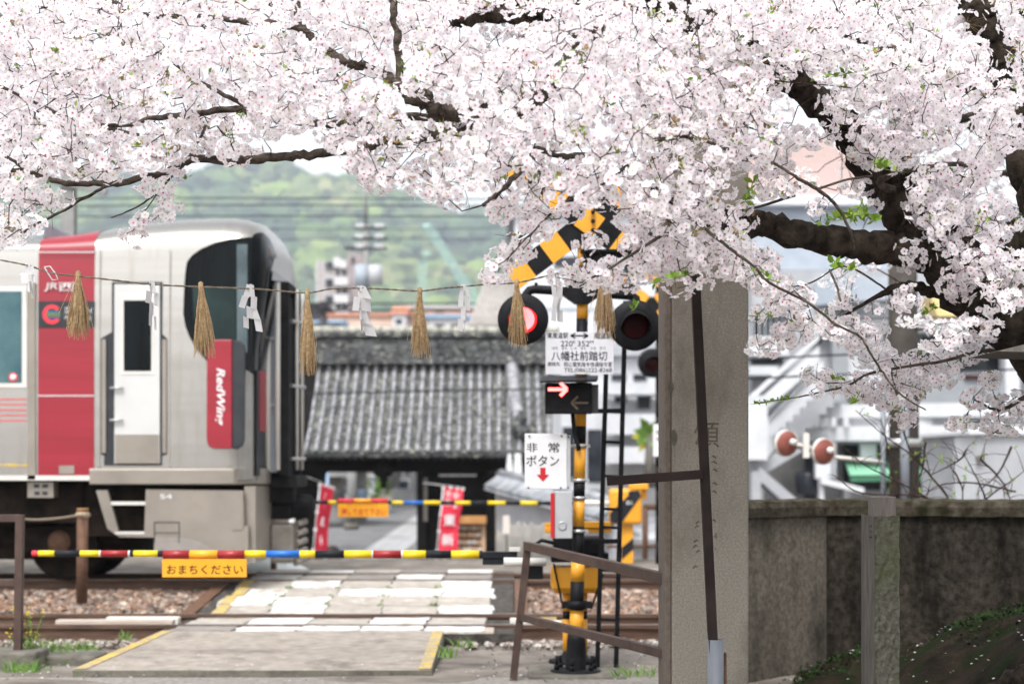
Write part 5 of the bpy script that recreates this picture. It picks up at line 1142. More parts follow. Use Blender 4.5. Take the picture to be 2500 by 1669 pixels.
t = thing('harbour_crane', 'short upright pale green crane mast behind the central tassel', 'crane', P(1028, 760, 330)); m = MB(); lattice(m, P(1026,1080,330), P(1032,640,330), 1.6, 1.3, 20); m.build('mast', M['crane'], t); m = MB(); m.obox(P(1042,618,330), (1.2,1,.7)); m.tube([P(1032,642,330), P(1042,620,330)], .2, 5); m.build('head', M['crane'], t)
# far utility pole with insulators
YU = 80
t = thing('utility_pole', 'tall utility pole with three tiers of white insulators before the hill', 'utility pole', P(893, 1000, YU))
m = MB(); m.tube([P(893,1160,YU), P(893,550,YU)], [.20,.15], 10); m.tube([P(893,550,YU), P(893,440,YU)], .085, 8); m.build('pole', M['farutil'], t)
for y_, xa, xb in ((553,868,938), (578,866,942), (602,845,940)):
    ca = MB().bar(P(xa-4,y_+4,YU-.1), P(xb+4,y_+4,YU-.1), .12, .12).build('cross_arm', M['darkroof'], t)
    for xx in (871, 879, 888-4, 918, 926, 934):
        if xa-2 < xx < xb+2: MB().lathe([(.0,.13),(.07,.11),(.085,.06),(.05,.03),(.085,0),(.06,-.05),(0,-.06)], P(xx, y_, YU-.15), n=10).build('insulator', M['white'], ca)
m = MB(); m.lathe([(.0,1.1),(.32,1.05),(.34,.0),(0,-.05)], P(882, 700, YU-.5), n=14); m.build('transformer', M['ltgrey'], t); m = MB(); m.lathe([(.0,1.0),(.36,.95),(.38,0),(0,-.05)], P(916, 695, YU-.5), n=14); m.build('transformer', M['greybox'], t)
# wires
def wire(ps, Y, r, label):
    pts = cat([P(x, y, Y if not isinstance(Y, tuple) else Y[0]+(Y[1]-Y[0])*i/(len(ps)-1)) for i, (x, y) in enumerate(ps)], 6); m = MB(); m.tube(pts, r, 5); return tag(m.build('overhead_wire', M['wire'], loc=pts[0]), label, 'wire', 'overhead wires')
for ps, Y, r, lab in ((((-300,488),(500,483),(1300,487)), 40, .014, 'uppermost wire crossing in front of the wooded hill'), (((-300,508),(500,501),(1300,504)), 40, .014, 'second wire below the top one across the hill'), (((-300,534),(500,527),(1300,529)), 40, .014, 'third wire across the hill just above the train roof'),
        (((500,556),(893,560),(1300,556)), 78, .018, 'wire meeting the top insulators of the far pole'), (((500,590),(893,582),(1300,586)), 78, .018, 'wire meeting the middle insulators of the far pole'), (((600,742),(950,741),(1300,742)), 60, .03, 'low wire passing behind the first straw tassel'), (((640,764),(950,757),(1300,760)), 60, .03, 'lowest wire above the peach walled building'),
        (((600,963),(960,956),(1330,949)), 34, .018, 'thin wire crossing in front of the tiled gate roof'), (((1800,783),(2050,779),(2600,768)), 26, .014, 'upper wire before the white building stairs'), (((1800,880),(2050,866),(2300,864),(2600,880)), 26, .016, 'middle wire crossing the white staircase'), (((1800,925),(2050,914),(2300,905),(2600,900)), 26, .016, 'lower wire crossing the white staircase')): wire(ps, Y, r, lab)
# ================================================================ WHITE BUILDING ON THE RIGHT
t = thing('terraced_building', 'white modern building with curved balconies, outside stairs and green awnings beyond the wall', 'building', P(2150, 1400, 46))
YW = 46
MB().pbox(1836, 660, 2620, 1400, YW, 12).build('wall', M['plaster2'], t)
MB().pbox(1836, 545, 2620, 659, YW+2, 10).build('upper_band', M['ltgrey'], t); MB().pbox(1836, 474, 2620, 500, YW+1.6, 10).build('upper_cornice', M['plaster'], t); MB().pbox(1836, 500, 2620, 545, YW+2, 10).build('upper_wall', M['ltgrey'], t)
m = MB(); a, b = P(1790, 478, YW+3), P(2170, 478, YW+3)
vs = []
for k in range(13):
    a_ = math.pi*k/12; vs.append(Vector(((a.x+b.x)/2-math.cos(a_)*(b.x-a.x)/2, YW+3, a.z+1.75*math.sin(a_)**.7)))
m.prism(vs, (0, 7, 0)); m.build('pink_gable', M['pinkwall'], t)
# curved canopy
def curved(xL, xR, y0, y1, Yc, bulge, name, mat, th=.25, n=16):
    m = MB(); vs = []; 
    for k in range(n+1):
        u = k/n; x = xL+(xR-xL)*u; Y = Yc-bulge*math.sin(min(1, u*1.6)*math.pi/2)
        X = px(x, Yc); za, zb = P(0, y0, Yc).z, P(0, y1, Yc).z
        vs += [(X, Y, zb), (X, Y, za), (X, Y+th, zb), (X, Y+th, za)]
    fs = []
    for k in range(n):
        o = k*4; p = o+4; fs += [(o, p, p+1, o+1), (o+2, o+3, p+3, p+2), (o+1, p+1, p+3, o+3), (o, o+2, p+2, p)]
    fs += [(0,1,3,2), (4*n, 4*n+2, 4*n+3, 4*n+1)]
    m.add(vs, fs, 0, False); return m.build(name, mat, t)
curved(1990, 2210, 690, 745, YW-.2, 1.5, 'canopy', M['ltgrey'], th=1.2); curved(1960, 2620, 775, 815, YW-.2, 1.0, 'canopy_band', M['plaster'], th=1.0)
for r in ((1832,755,1920,822),(1832,868,1915,892),(1960,790,2010,842),(2245,818,2470,905),(2280,905,2460,985)):
    f = MB().pbox(*r, YW-.08, .06).build('window', M['greybox'], t); MB().pbox(r[0]+3, r[1]+3, r[2]-3, r[3]-3, YW-.10, .05).build('pane', M['window'], f)
m = MB()
for k in range(6): m.pbox(1838+k*14, 760, 1842+k*14, 818, YW-.12, .03)
m.build('window_bars', M['shutter'], t)
m = MB(); m.pbox(1830, 822, 1925, 868, YW-1.2, 1.1); m.pbox(1830, 893, 1900, 915, YW-1.2, 1.1); m.build('ledge', M['plaster'], t)
m = MB(); m.pbox(2033, 820, 2068, 985, YW-.6, .5); m.build('grey_column', M['shutter'], t); m = MB(); m.pbox(2068, 815, 2160, 960, YW-.4, .35); m.build('white_bay', M['plaster'], t)
f = MB().pbox(2250, 910, 2480, 990, YW-.5, .3).build('shutter', M['shutter'], t); MB().pbox(2355, 915, 2470, 925, YW-.6, .1).build('brown_strip', M['redwood'], f)
m = MB(); m.pbox(2455, 830, 2490, 1010, YW-1.0, .6); m.build('column', M['plaster'], t)
# balcony parapets
curved(1974, 2620, 988, 1021, YW-1.2, 1.6, 'parapet_rail', M['plaster']); curved(1971, 2620, 1041, 1076, YW-1.2, 1.6, 'parapet', M['plaster'])
for u in np.linspace(0, 1, 9):
    m = MB()
    x = 1974+(2620-1974)*u; Y = YW-1.2-1.6*math.sin(min(1, u*1.6)*math.pi/2)+.06; X = px(x, YW-1.2); w_ = .35 if u > .2 else .14; m.box(X, X+w_, Y, Y+.15, P(0,1042,YW-1.2).z, P(0,1020,YW-1.2).z); m.build('parapet_post', M['plaster'], t)
for x in (1997, 2021, 2046): X = px(x, YW-1.2); MB().box(X, X+.12, YW-1.35-(x-1975)*.009, YW-1.2-(x-1975)*.009, P(0,1042,YW-1.2).z, P(0,1020,YW-1.2).z).build('parapet_post', M['plaster'], t)
curved(1980, 2620, 1076, 1084, YW-.9, 1.4, 'balcony_floor', M['plaster2'], th=1.6)
f = MB().pbox(2060, 1084, 2335, 1200, YW-.3, .1).build('balcony_shade_panel', M['window'], t)  # dark panel put in for the shade below the balcony
m = MB(); m.pbox(1992, 1076, 2028, 1168, YW-2.2, .3); m.build('pier', M['plaster'], t); m = MB(); m.pbox(2028, 1080, 2042, 1168, YW-2.0, .2); m.build('pier_return', M['plaster2'], t); m = MB(); m.pbox(2102, 1078, 2140, 1120, YW-1.5, .3); m.build('short_pier', M['plaster'], t)
a0, a1, b0, b1 = P(2060,1120,YW-.4), P(2352,1112,YW-.4), P(2076,1160,YW-2.6), P(2352,1158,YW-2.6)
m = MB(); m.add([a0,a1,b1,b0,a0-Vector((0,0,.05)),a1-Vector((0,0,.05)),b1-Vector((0,0,.05)),b0-Vector((0,0,.05))], [(0,1,2,3),(7,6,5,4),(3,2,6,7),(0,3,7,4),(1,5,6,2)]); m.build('green_awning', M['awning'], t, recalc=False)
m = MB(); m.add([b0, b1, b1-Vector((0,.0,.16)), b0-Vector((0,0,.16))], [(0,1,2,3)]); m.build('awning_valance', pm('valance', (.05,.18,.10)), t, recalc=False)
m = MB(); m.prism([P(2005,1165,YW-2.8), P(2110,1190,YW-2.8), P(2110,1205,YW-2.8), P(2005,1180,YW-2.8)], (0,.4,0)); m.prism([P(2002,1165,YW-2.6), P(2012,1165,YW-2.6), P(2012,1230,YW-2.6), P(2002,1230,YW-2.6)], (0,.3,0)); m.build('ramp_rail', M['plaster'], t)
for xx in (2150, 2185, 2262, 2292, 2315): MB().pbox(xx, 1186, xx+20, 1196, YW-.45, .1).build('green_tile', pm('green_tile_%d' % xx, (.06,.25,.15)), t)
MB().pbox(2062, 1196, 2340, 1240, YW-1.0, .5).build('planter_wall', M['plaster2'], t)
# outside staircase
m = MB()
def band(m, x0, y0, x1, y1, h, Y, d): m.prism([P(x0,y0,Y), P(x1,y1,Y), P(x1,y1+h,Y), P(x0,y0+h,Y)], (0,d,0))
band(m, 1810, 1015, 2000, 845, 40, YW-3.2, .2); band(m, 1810, 985, 2000, 815, 14, YW-3.2, .2); m.build('stair_parapet', M['plaster'], t)
m = MB(); band(m, 1840, 1062, 2010, 880, 90, YW-1.6, .2); m.build('stair_wall', M['plaster'], t)
m = MB(); band(m, 1876, 1010, 1985, 900, 7, YW-1.75, .1); m.build('handrail', M['window'], t)
m = MB()
for k in range(7): x = 1890+k*17; y = 1062-k*17; m.pbox(x, y, x+60, y+17, YW-1.9, .25)
m.build('stair_flight', M['plaster2'], t)
m = MB(); m.pbox(1812, 965, 1874, 1122, YW-3.4, .3); m.build('stair_pier', M['plaster'], t)
m = MB(); m.prism([P(1830,1118,YW-3.0), P(1876,1118,YW-3.0), P(1910,1092,YW-3.0), P(1910,1080,YW-3.0), P(1960,1100,YW-3.0), P(1840,1172,YW-3.0)], (0,.1,0)); m.build('soffit', M['plaster2'], t)
MB().pbox(1868, 1085, 1994, 1235, YW-.4, .2).build('passage_shade_panel', M['house_a'], t); MB().pbox(1966, 1078, 1992, 1215, YW-.5, .1).build('opening_shade_panel', M['window'], t)  # dark panels stand in for the shaded openings under the stairs
m = MB(); band(m, 1855, 1140, 1960, 1230, 44, YW-3.4, .3); m.pbox(1835, 1150, 1858, 1240, YW-3.45, .3); m.build('lower_parapet', M['plaster2'], t); m = MB(); band(m, 1846, 1166, 1915, 1226, 9, YW-3.42, .05); m.build('lower_slot', M['window'], t)
m = MB(); m.lathe([(.3,0),(.36,.5),(.3,.6),(0,.62)], P(1972, 1205, YW-1.5), n=12); tag(m.build('plant_tub', M['window'], loc=P(1972,1205,YW-1.5)), 'dark tub standing in the passage under the white stairs', 'tub')
t = thing('white_hut', 'plain white block hut behind the wall at the right edge', 'hut', P(2430, 1230, 30))
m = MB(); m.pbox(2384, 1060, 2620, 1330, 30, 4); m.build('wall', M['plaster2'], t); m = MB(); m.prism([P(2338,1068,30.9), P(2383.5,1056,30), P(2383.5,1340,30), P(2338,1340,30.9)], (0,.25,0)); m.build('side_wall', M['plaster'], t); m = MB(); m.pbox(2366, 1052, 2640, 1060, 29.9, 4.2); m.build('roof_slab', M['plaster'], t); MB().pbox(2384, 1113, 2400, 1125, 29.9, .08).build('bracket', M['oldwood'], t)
m = MB(); q = P(2330, 735, 40); m.prism([P(2272,722,40), P(2342,724,40), P(2362,772,40), P(2290,776,40)], (0,1.2,0)); tag(m.build('cream_awning', M['cream'], loc=q), 'cream awning glimpsed between the cherry limbs', 'awning')
# utility pole and conduits right
t = thing('utility_pole', 'thick brown concrete utility pole behind the cherry limbs with grey conduits at its foot', 'utility pole', P(2202, 1400, 19))
m = MB(); m.tube([P(2210,1400,19), P(2204,700,19), P(2200,-200,19)], [.175,.165,.15], 20); m.build('pole', M['utility'], t)
m = MB(); m.tube([P(2156,1300,18.8), P(2156,985,18.8)], .03, 8); m.build('conduit', M['pvc'], t); m = MB(); m.tube([P(2210,1300,18.75), P(2208,985,18.75)], .052, 10); m.build('conduit', M['pvc'], t); m = MB(); m.lathe([(.18,-.05),(.2,-.05),(.2,.05),(.18,.05)], P(2203,1081,19), n=20); m.build('pole_band', M['galv'], t)
m = MB(); m.tube([P(2235,804,18.9), P(2280,803,18.7)], .018, 6); m.lathe([(.035,0),(.035,.04)], P(2278,803,18.7), (1,0,0), 8); m.build('step_bolt', M['rust'], t)
t = thing('signal_arm', 'pair of rusty red round signal backs on a horizontal arm from the utility pole', 'signal', P(2150, 1122, 18.7))
m = MB(); m.tube([P(2160,1128,18.8), P(1975,1109,18.6)], .024, 8); m.tube([P(1938,1083,18.6), P(2025,1103,18.6)], .024, 8); m.pbox(1962, 1056, 1976, 1117, 18.5, .06); m.build('arm', M['ivory'], t)
for x, y in ((1922,1082), (2013,1102)):
    ax = Vector((.45, -.88, -.1)); d = MB().lathe([(0,.02),(.125,.02),(.138,.0),(.138,-.02),(0,-.03)], P(x, y, 18.55), ax, 26).build('disc_back', M['orangeglass'], t)
    MB().lathe([(.137,.0),(.15,.01),(.153,-.05),(.14,-.05)], P(x, y, 18.57), ax, 26).build('white_rim', M['ivory'], d); MB().lathe([(.04,.02),(.035,.07),(0,.075)], P(x+10, y-4, 18.55), ax, 12).build('housing', M['ivory'], d)
t = thing('notice_board_roof', 'weathered board roof corner poking in at the right edge', 'notice board', P(2600, 1900, 7.8))
m = MB(); m.prism([P(2436,857,7.6), P(2620,812,7.6), P(2620,862,7.6), P(2470,858,7.6)], (0,.5,0)); m.build('roof_board', M['oldwood'], t); m = MB(); m.bar(P(2600,860,7.8), P(2600,1900,7.8), .08, .08); m.build('post', M['oldwood'], t)
# pole behind the train roof at left
t = thing('catenary_pole', 'grey brown pole standing behind the train roof at the far left', 'pole', P(160, 1400, 25)); m = MB(); m.pbox(148, 300, 180, 1390, 25, .2); m.build('mast', M['farutil'], t); m = MB(); m.bar(P(120, 440, 25), P(260, 470, 25), .08, .08); m.build('bracket', M['farutil'], t)
# ================================================================ WOODED HILL
hx = np.linspace(-330, 260, 60); hy = np.linspace(335, 760, 44)
HS = 4.0
def hz(x, y):
    top = np.interp(x, [-330, -150, -95, -60, -20, 20, 120, 260], [96, 104, 107, 101, 94, 90, 84, 80]); u = min(1, max(0, (y-340)/260)); return -1+top*(u**.8)*(1-.05*max(0, (y-600)/160))+3*math.sin(x*.05+y*.02)*u+2.4*math.sin(x*.13-y*.05)*u
V = [(x, y, hz(x, y)) for y in hy for x in hx]; Fc = [(j*60+i, j*60+i+1, (j+1)*60+i+1, (j+1)*60+i) for j in range(43) for i in range(59)]
tag(npmesh('hill', (np.array(V)-[0,0,CZ])*HS+[0,0,CZ], np.array(Fc), M['hill'], smooth=True), kind='structure')
import bmesh
bm = bmesh.new(); bmesh.ops.create_icosphere(bm, subdivisions=2, radius=1); iv = np.array([v.co[:] for v in bm.verts]); ifc = np.array([[v.index for v in f.verts] for f in bm.faces]); bm.free()
r2 = np.random.default_rng(11); n = 4200
X = r2.uniform(-320, 240, n); Yh_ = r2.uniform(345, 700, n); Zh = np.array([hz(a, b) for a, b in zip(X, Yh_)])
rad = r2.uniform(2.6, 6.2, n); vs = iv[None]*r2.uniform(.62, 1.25, (n, len(iv), 1))*rad[:,None,None]*np.array([1.1, 1.1, .8])+np.stack([X, Yh_, Zh+rad*.35], 1)[:,None]
pal = np.array([(.10,.17,.03), (.05,.10,.03), (.17,.24,.05), (.07,.12,.04), (.22,.27,.07), (.04,.075,.035), (.12,.16,.05), (.25,.25,.10)])
clump = np.sin(X*.06+Yh_*.021)+np.sin(X*.023-Yh_*.05); idx = np.clip((clump*1.6+r2.normal(0, 1.6, n)+3.2).astype(int), 0, 7); perm = np.array([5,1,3,0,6,2,4,7])
col = pal[perm[idx]]*r2.uniform(.7, 1.15, (n, 1))
tag(npmesh('hill_woods', (vs.reshape(-1, 3)-[0,0,CZ])*HS+[0,0,CZ], (ifc[None]+np.arange(n)[:,None,None]*len(iv)).reshape(-1, 3), M['forest'], col=np.repeat(col, len(iv), 0), smooth=False), kind='stuff')

# ---- the air between here and the hill
hb = MB().box(-1600, 1600, -26, 3300, -18, 500)
hz_ = tag(hb.build('haze', M['hill']), kind='stuff'); hm = bpy.data.materials.new('haze'); hm.use_nodes = True; ht = hm.node_tree; ht.nodes.remove(ht.nodes['Principled BSDF'])
pv = ht.nodes.new('ShaderNodeVolumePrincipled'); pv.inputs['Color'].default_value = (.79,.89,1,1); pv.inputs['Density'].default_value = .0003; pv.inputs['Anisotropy'].default_value = .2
ht.links.new(pv.outputs[0], ht.nodes['Material Output'].inputs['Volume']); hz_.data.materials.clear(); hz_.data.materials.append(hm)
# ================================================================ CHERRY TREES
def limb(m, pts, k=7, n=12, jit=.07, wob=.006):
    """pts: (x, y, Y, half width in px)"""
    ps = cat([P(x, y, Y) for x, y, Y, h in pts], k); rs = np.interp(np.arange(len(ps))/k, np.arange(len(pts)), [h*Y/F for x, y, Y, h in pts])
    ps = [p+Vector((random.gauss(0,1), random.gauss(0,1), random.gauss(0,1)))*min(wob, rs[i]*.22) for i, p in enumerate(ps)]
    rs = [r*random.uniform(.97, 1.03)*(1+.05*math.sin(i*.55)) for i, r in enumerate(rs)] if n > 18 else [r*random.uniform(.93, 1.09) for r in rs]
    m.tube(ps, rs, n, jit=jit); return ps, rs
def flower_template(pet=5, seed=0):
    r = random.Random(seed); V = []; Fc = []; kind = []; cup = r.uniform(.0, .38)
    for p in range(pet):
        a = 2*math.pi*p/pet+r.uniform(-.12, .12); L = r.uniform(.9, 1.06); hw = r.uniform(.44, .52); c = cup+r.uniform(-.12, .15)
        o = len(V)
        for u, v, in ((.08,0), (.5,-hw*.88), (.86,-hw*.72), (1.0,-hw*.22), (.88,0), (1.0,hw*.22), (.86,hw*.72), (.5,hw*.88)):
            x, y = u*L, v; z = c*u*u*.55+abs(v)*.14
            V.append((x*math.cos(a)-y*math.sin(a), x*math.sin(a)+y*math.cos(a), z)); kind.append(0 if u < .2 else (1 if u < .7 else 2))
        V.append((.5*L*math.cos(a), .5*L*math.sin(a), c*.14-.04)); kind.append(1); q = o+8
        for i, j in ((0,1),(1,2),(2,3),(3,4),(4,5),(5,6),(6,7),(7,0)): Fc.append((o+i, o+j, q))
    o = len(V)
    V.append((0, 0, .10)); kind.append(3)
    for k in range(8): a = 2*math.pi*k/8; rr = .31 if k % 2 else .14; V.append((math.cos(a)*rr, math.sin(a)*rr, .085)); kind.append(3)
    for k in range(8): Fc.append((o, o+1+k, o+1+(k+1) % 8))
    o = len(V); V.append((0, 0, -.16)); kind.append(4)                      # calyx
    for k in range(5): a = 2*math.pi*k/5; V.append((math.cos(a)*.14, math.sin(a)*.14, .0)); kind.append(4)
    for k in range(5): Fc.append((o, o+1+(k+1) % 5, o+1+k))
    return np.array(V), np.array(Fc), np.array(kind)
TEMPL = [flower_template(5, s) for s in range(6)]
def make_tree(t, clusters, nodes, seed, rad=.0218, tone=1.0):
    """clusters: (x,y,z, size); nodes: list of points on the limbs"""
    r = np.random.default_rng(seed); rr = random.Random(seed)
    N = np.array([tuple(p) for p in nodes]); NR = [2]*len(N)
    Cc = np.array([c[:3] for c in clusters]); 
    # twigs: grow outwards, nearest first
    d0 = np.array([np.min(((N-c)**2).sum(1)) for c in Cc]); order = np.argsort(d0); tw = MB()
    Nl = np.zeros((len(N)+len(Cc)*4, 3)); Nl[:len(N)] = N; cnt = len(N)
    for i in order:
        c = Cc[i]; dd = ((Nl[:cnt]-c)**2).sum(1); j = int(np.argmin(dd)); p = Vector(Nl[j]); q = Vector(c); L = (q-p).length
        if L < .03: continue
        mid = [p.lerp(q, u)+Vector((r.normal(), r.normal(), r.normal()))*L*.07+Vector((0,0,-.05*L*math.sin(u*3.14))) for u in (.33, .67)]
        q2 = q+(q-mid[1]).normalized()*.02
        w_ = min(.006, .0022+L*.006); tw.tube([p, mid[0], mid[1], q2], [w_, w_*.85, w_*.65, .0013], 5, cap=False)
        for s in mid+[q]:
            Nl[cnt] = tuple(s); cnt += 1
        if rr.random() < .25:
            b = mid[1]; e = b+Vector((r.normal(), r.normal(), r.normal()*.8+.2)).normalized()*rr.uniform(.06, .18); tw.tube([b, b.lerp(e, .5)+Vector((0,0,.01)), e], [w_*.6, .0016, .001], 4, cap=False)
    tg = tw.build('twigs', M['twig'], t, recalc=False); tg['kind'] = 'stuff'
    FV, FF, FC, off = [], [], [], 0; PV = MB(); LV = []; LF = []
    for i, c in enumerate(clusters):
        size = c[3]; n = int(max(4, r.normal(13, 3)*size)); R_ = rr.uniform(.046, .058)*size**.46; cc = np.array(c[:3])
        pink = r.normal(0, 1); ax = r.normal(size=3)*.35
        for k in range(n):
            d = r.normal(size=3); d /= np.linalg.norm(d); d[2] -= .1; pos_ = cc+d*R_*r.uniform(.82, 1.1)*np.array([1.18, 1.18, .95])
            nrm = d+r.normal(size=3)*.2+ax*.15; nrm /= np.linalg.norm(nrm); a = np.cross(nrm, [.3, .2, 1]); a /= np.linalg.norm(a); b = np.cross(nrm, a)
            tv, tf, tk = TEMPL[r.integers(0, 6)]; s = rad*r.uniform(.82, 1.15)
            V = pos_+(tv[:, :1]*a+tv[:, 1:2]*b+tv[:, 2:]*nrm)*s; FV.append(V); FF.append(tf+off); off += len(tv)
            tint = np.clip(.5+pink*.22+r.normal()*.16, 0, 1); outer = np.array([.965, .96-.025*tint, .975-.012*tint])*tone; inner = np.array([.965, .95-.065*tint, .965-.04*tint])*tone
            kk = r.random(); ctr = np.array([.58, .07, .19]) if kk < .24+.22*tint else (np.array([.70, .30, .36]) if kk < .75 else np.array([.66, .60, .30]))
            pal_ = np.array([inner*.97, (inner+outer)/2, outer, ctr, (.50, .34, .26)]); FC.append(pal_[tk]*r.uniform(.96, 1.03))
            if rr.random() < .4:
                p0 = Vector(cc+d*.008); p1 = Vector(pos_-nrm*s*.16); PV.add([p0+Vector((.0009,0,0)), p0-Vector((.0009,0,0)), p1-Vector((0,0,.0008)), p1+Vector((0,0,.0008))], [(0,1,2,3)])
        if rr.random() < (c[4] if len(c) > 4 else .30):
            base = Vector(cc)+Vector((r.normal(), r.normal()-.6, r.normal()+.3)).normalized()*R_*.9
            for k in range(rr.randint(4, 8)):
                d = Vector((r.normal(), r.normal(), r.normal()+.5)).normalized(); s = d.cross(Vector((r.normal(), r.normal(), r.normal()))).normalized(); L = rr.uniform(.016, .036); o = len(LV); b = base+Vector((r.normal(), r.normal(), r.normal()))*.012
                LV += [b, b+d*L*.45+s*L*.26, b+d*L, b+d*L*.45-s*L*.26, b+d*L*.5+d.cross(s)*L*.08]; LF += [(o, o+1, o+4), (o+1, o+2, o+4), (o+2, o+3, o+4), (o+3, o, o+4)]
    o = npmesh('blossoms', np.concatenate(FV), np.concatenate(FF), M['petal'], t, col=np.concatenate(FC)); o['kind'] = 'stuff'
    o = PV.build('flower_stalks', M['pedicel'], t, recalc=False); o['kind'] = 'stuff'
    if LV: o = npmesh('young_leaves', np.array([tuple(v) for v in LV]), np.array(LF), [M['leaf'], M['bronze']], t, mi=np.repeat(r.random(len(LF)//4) < .45, 4).astype(int)); o['kind'] = 'stuff'
    print('clusters', len(clusters), 'flowers', len(FV))
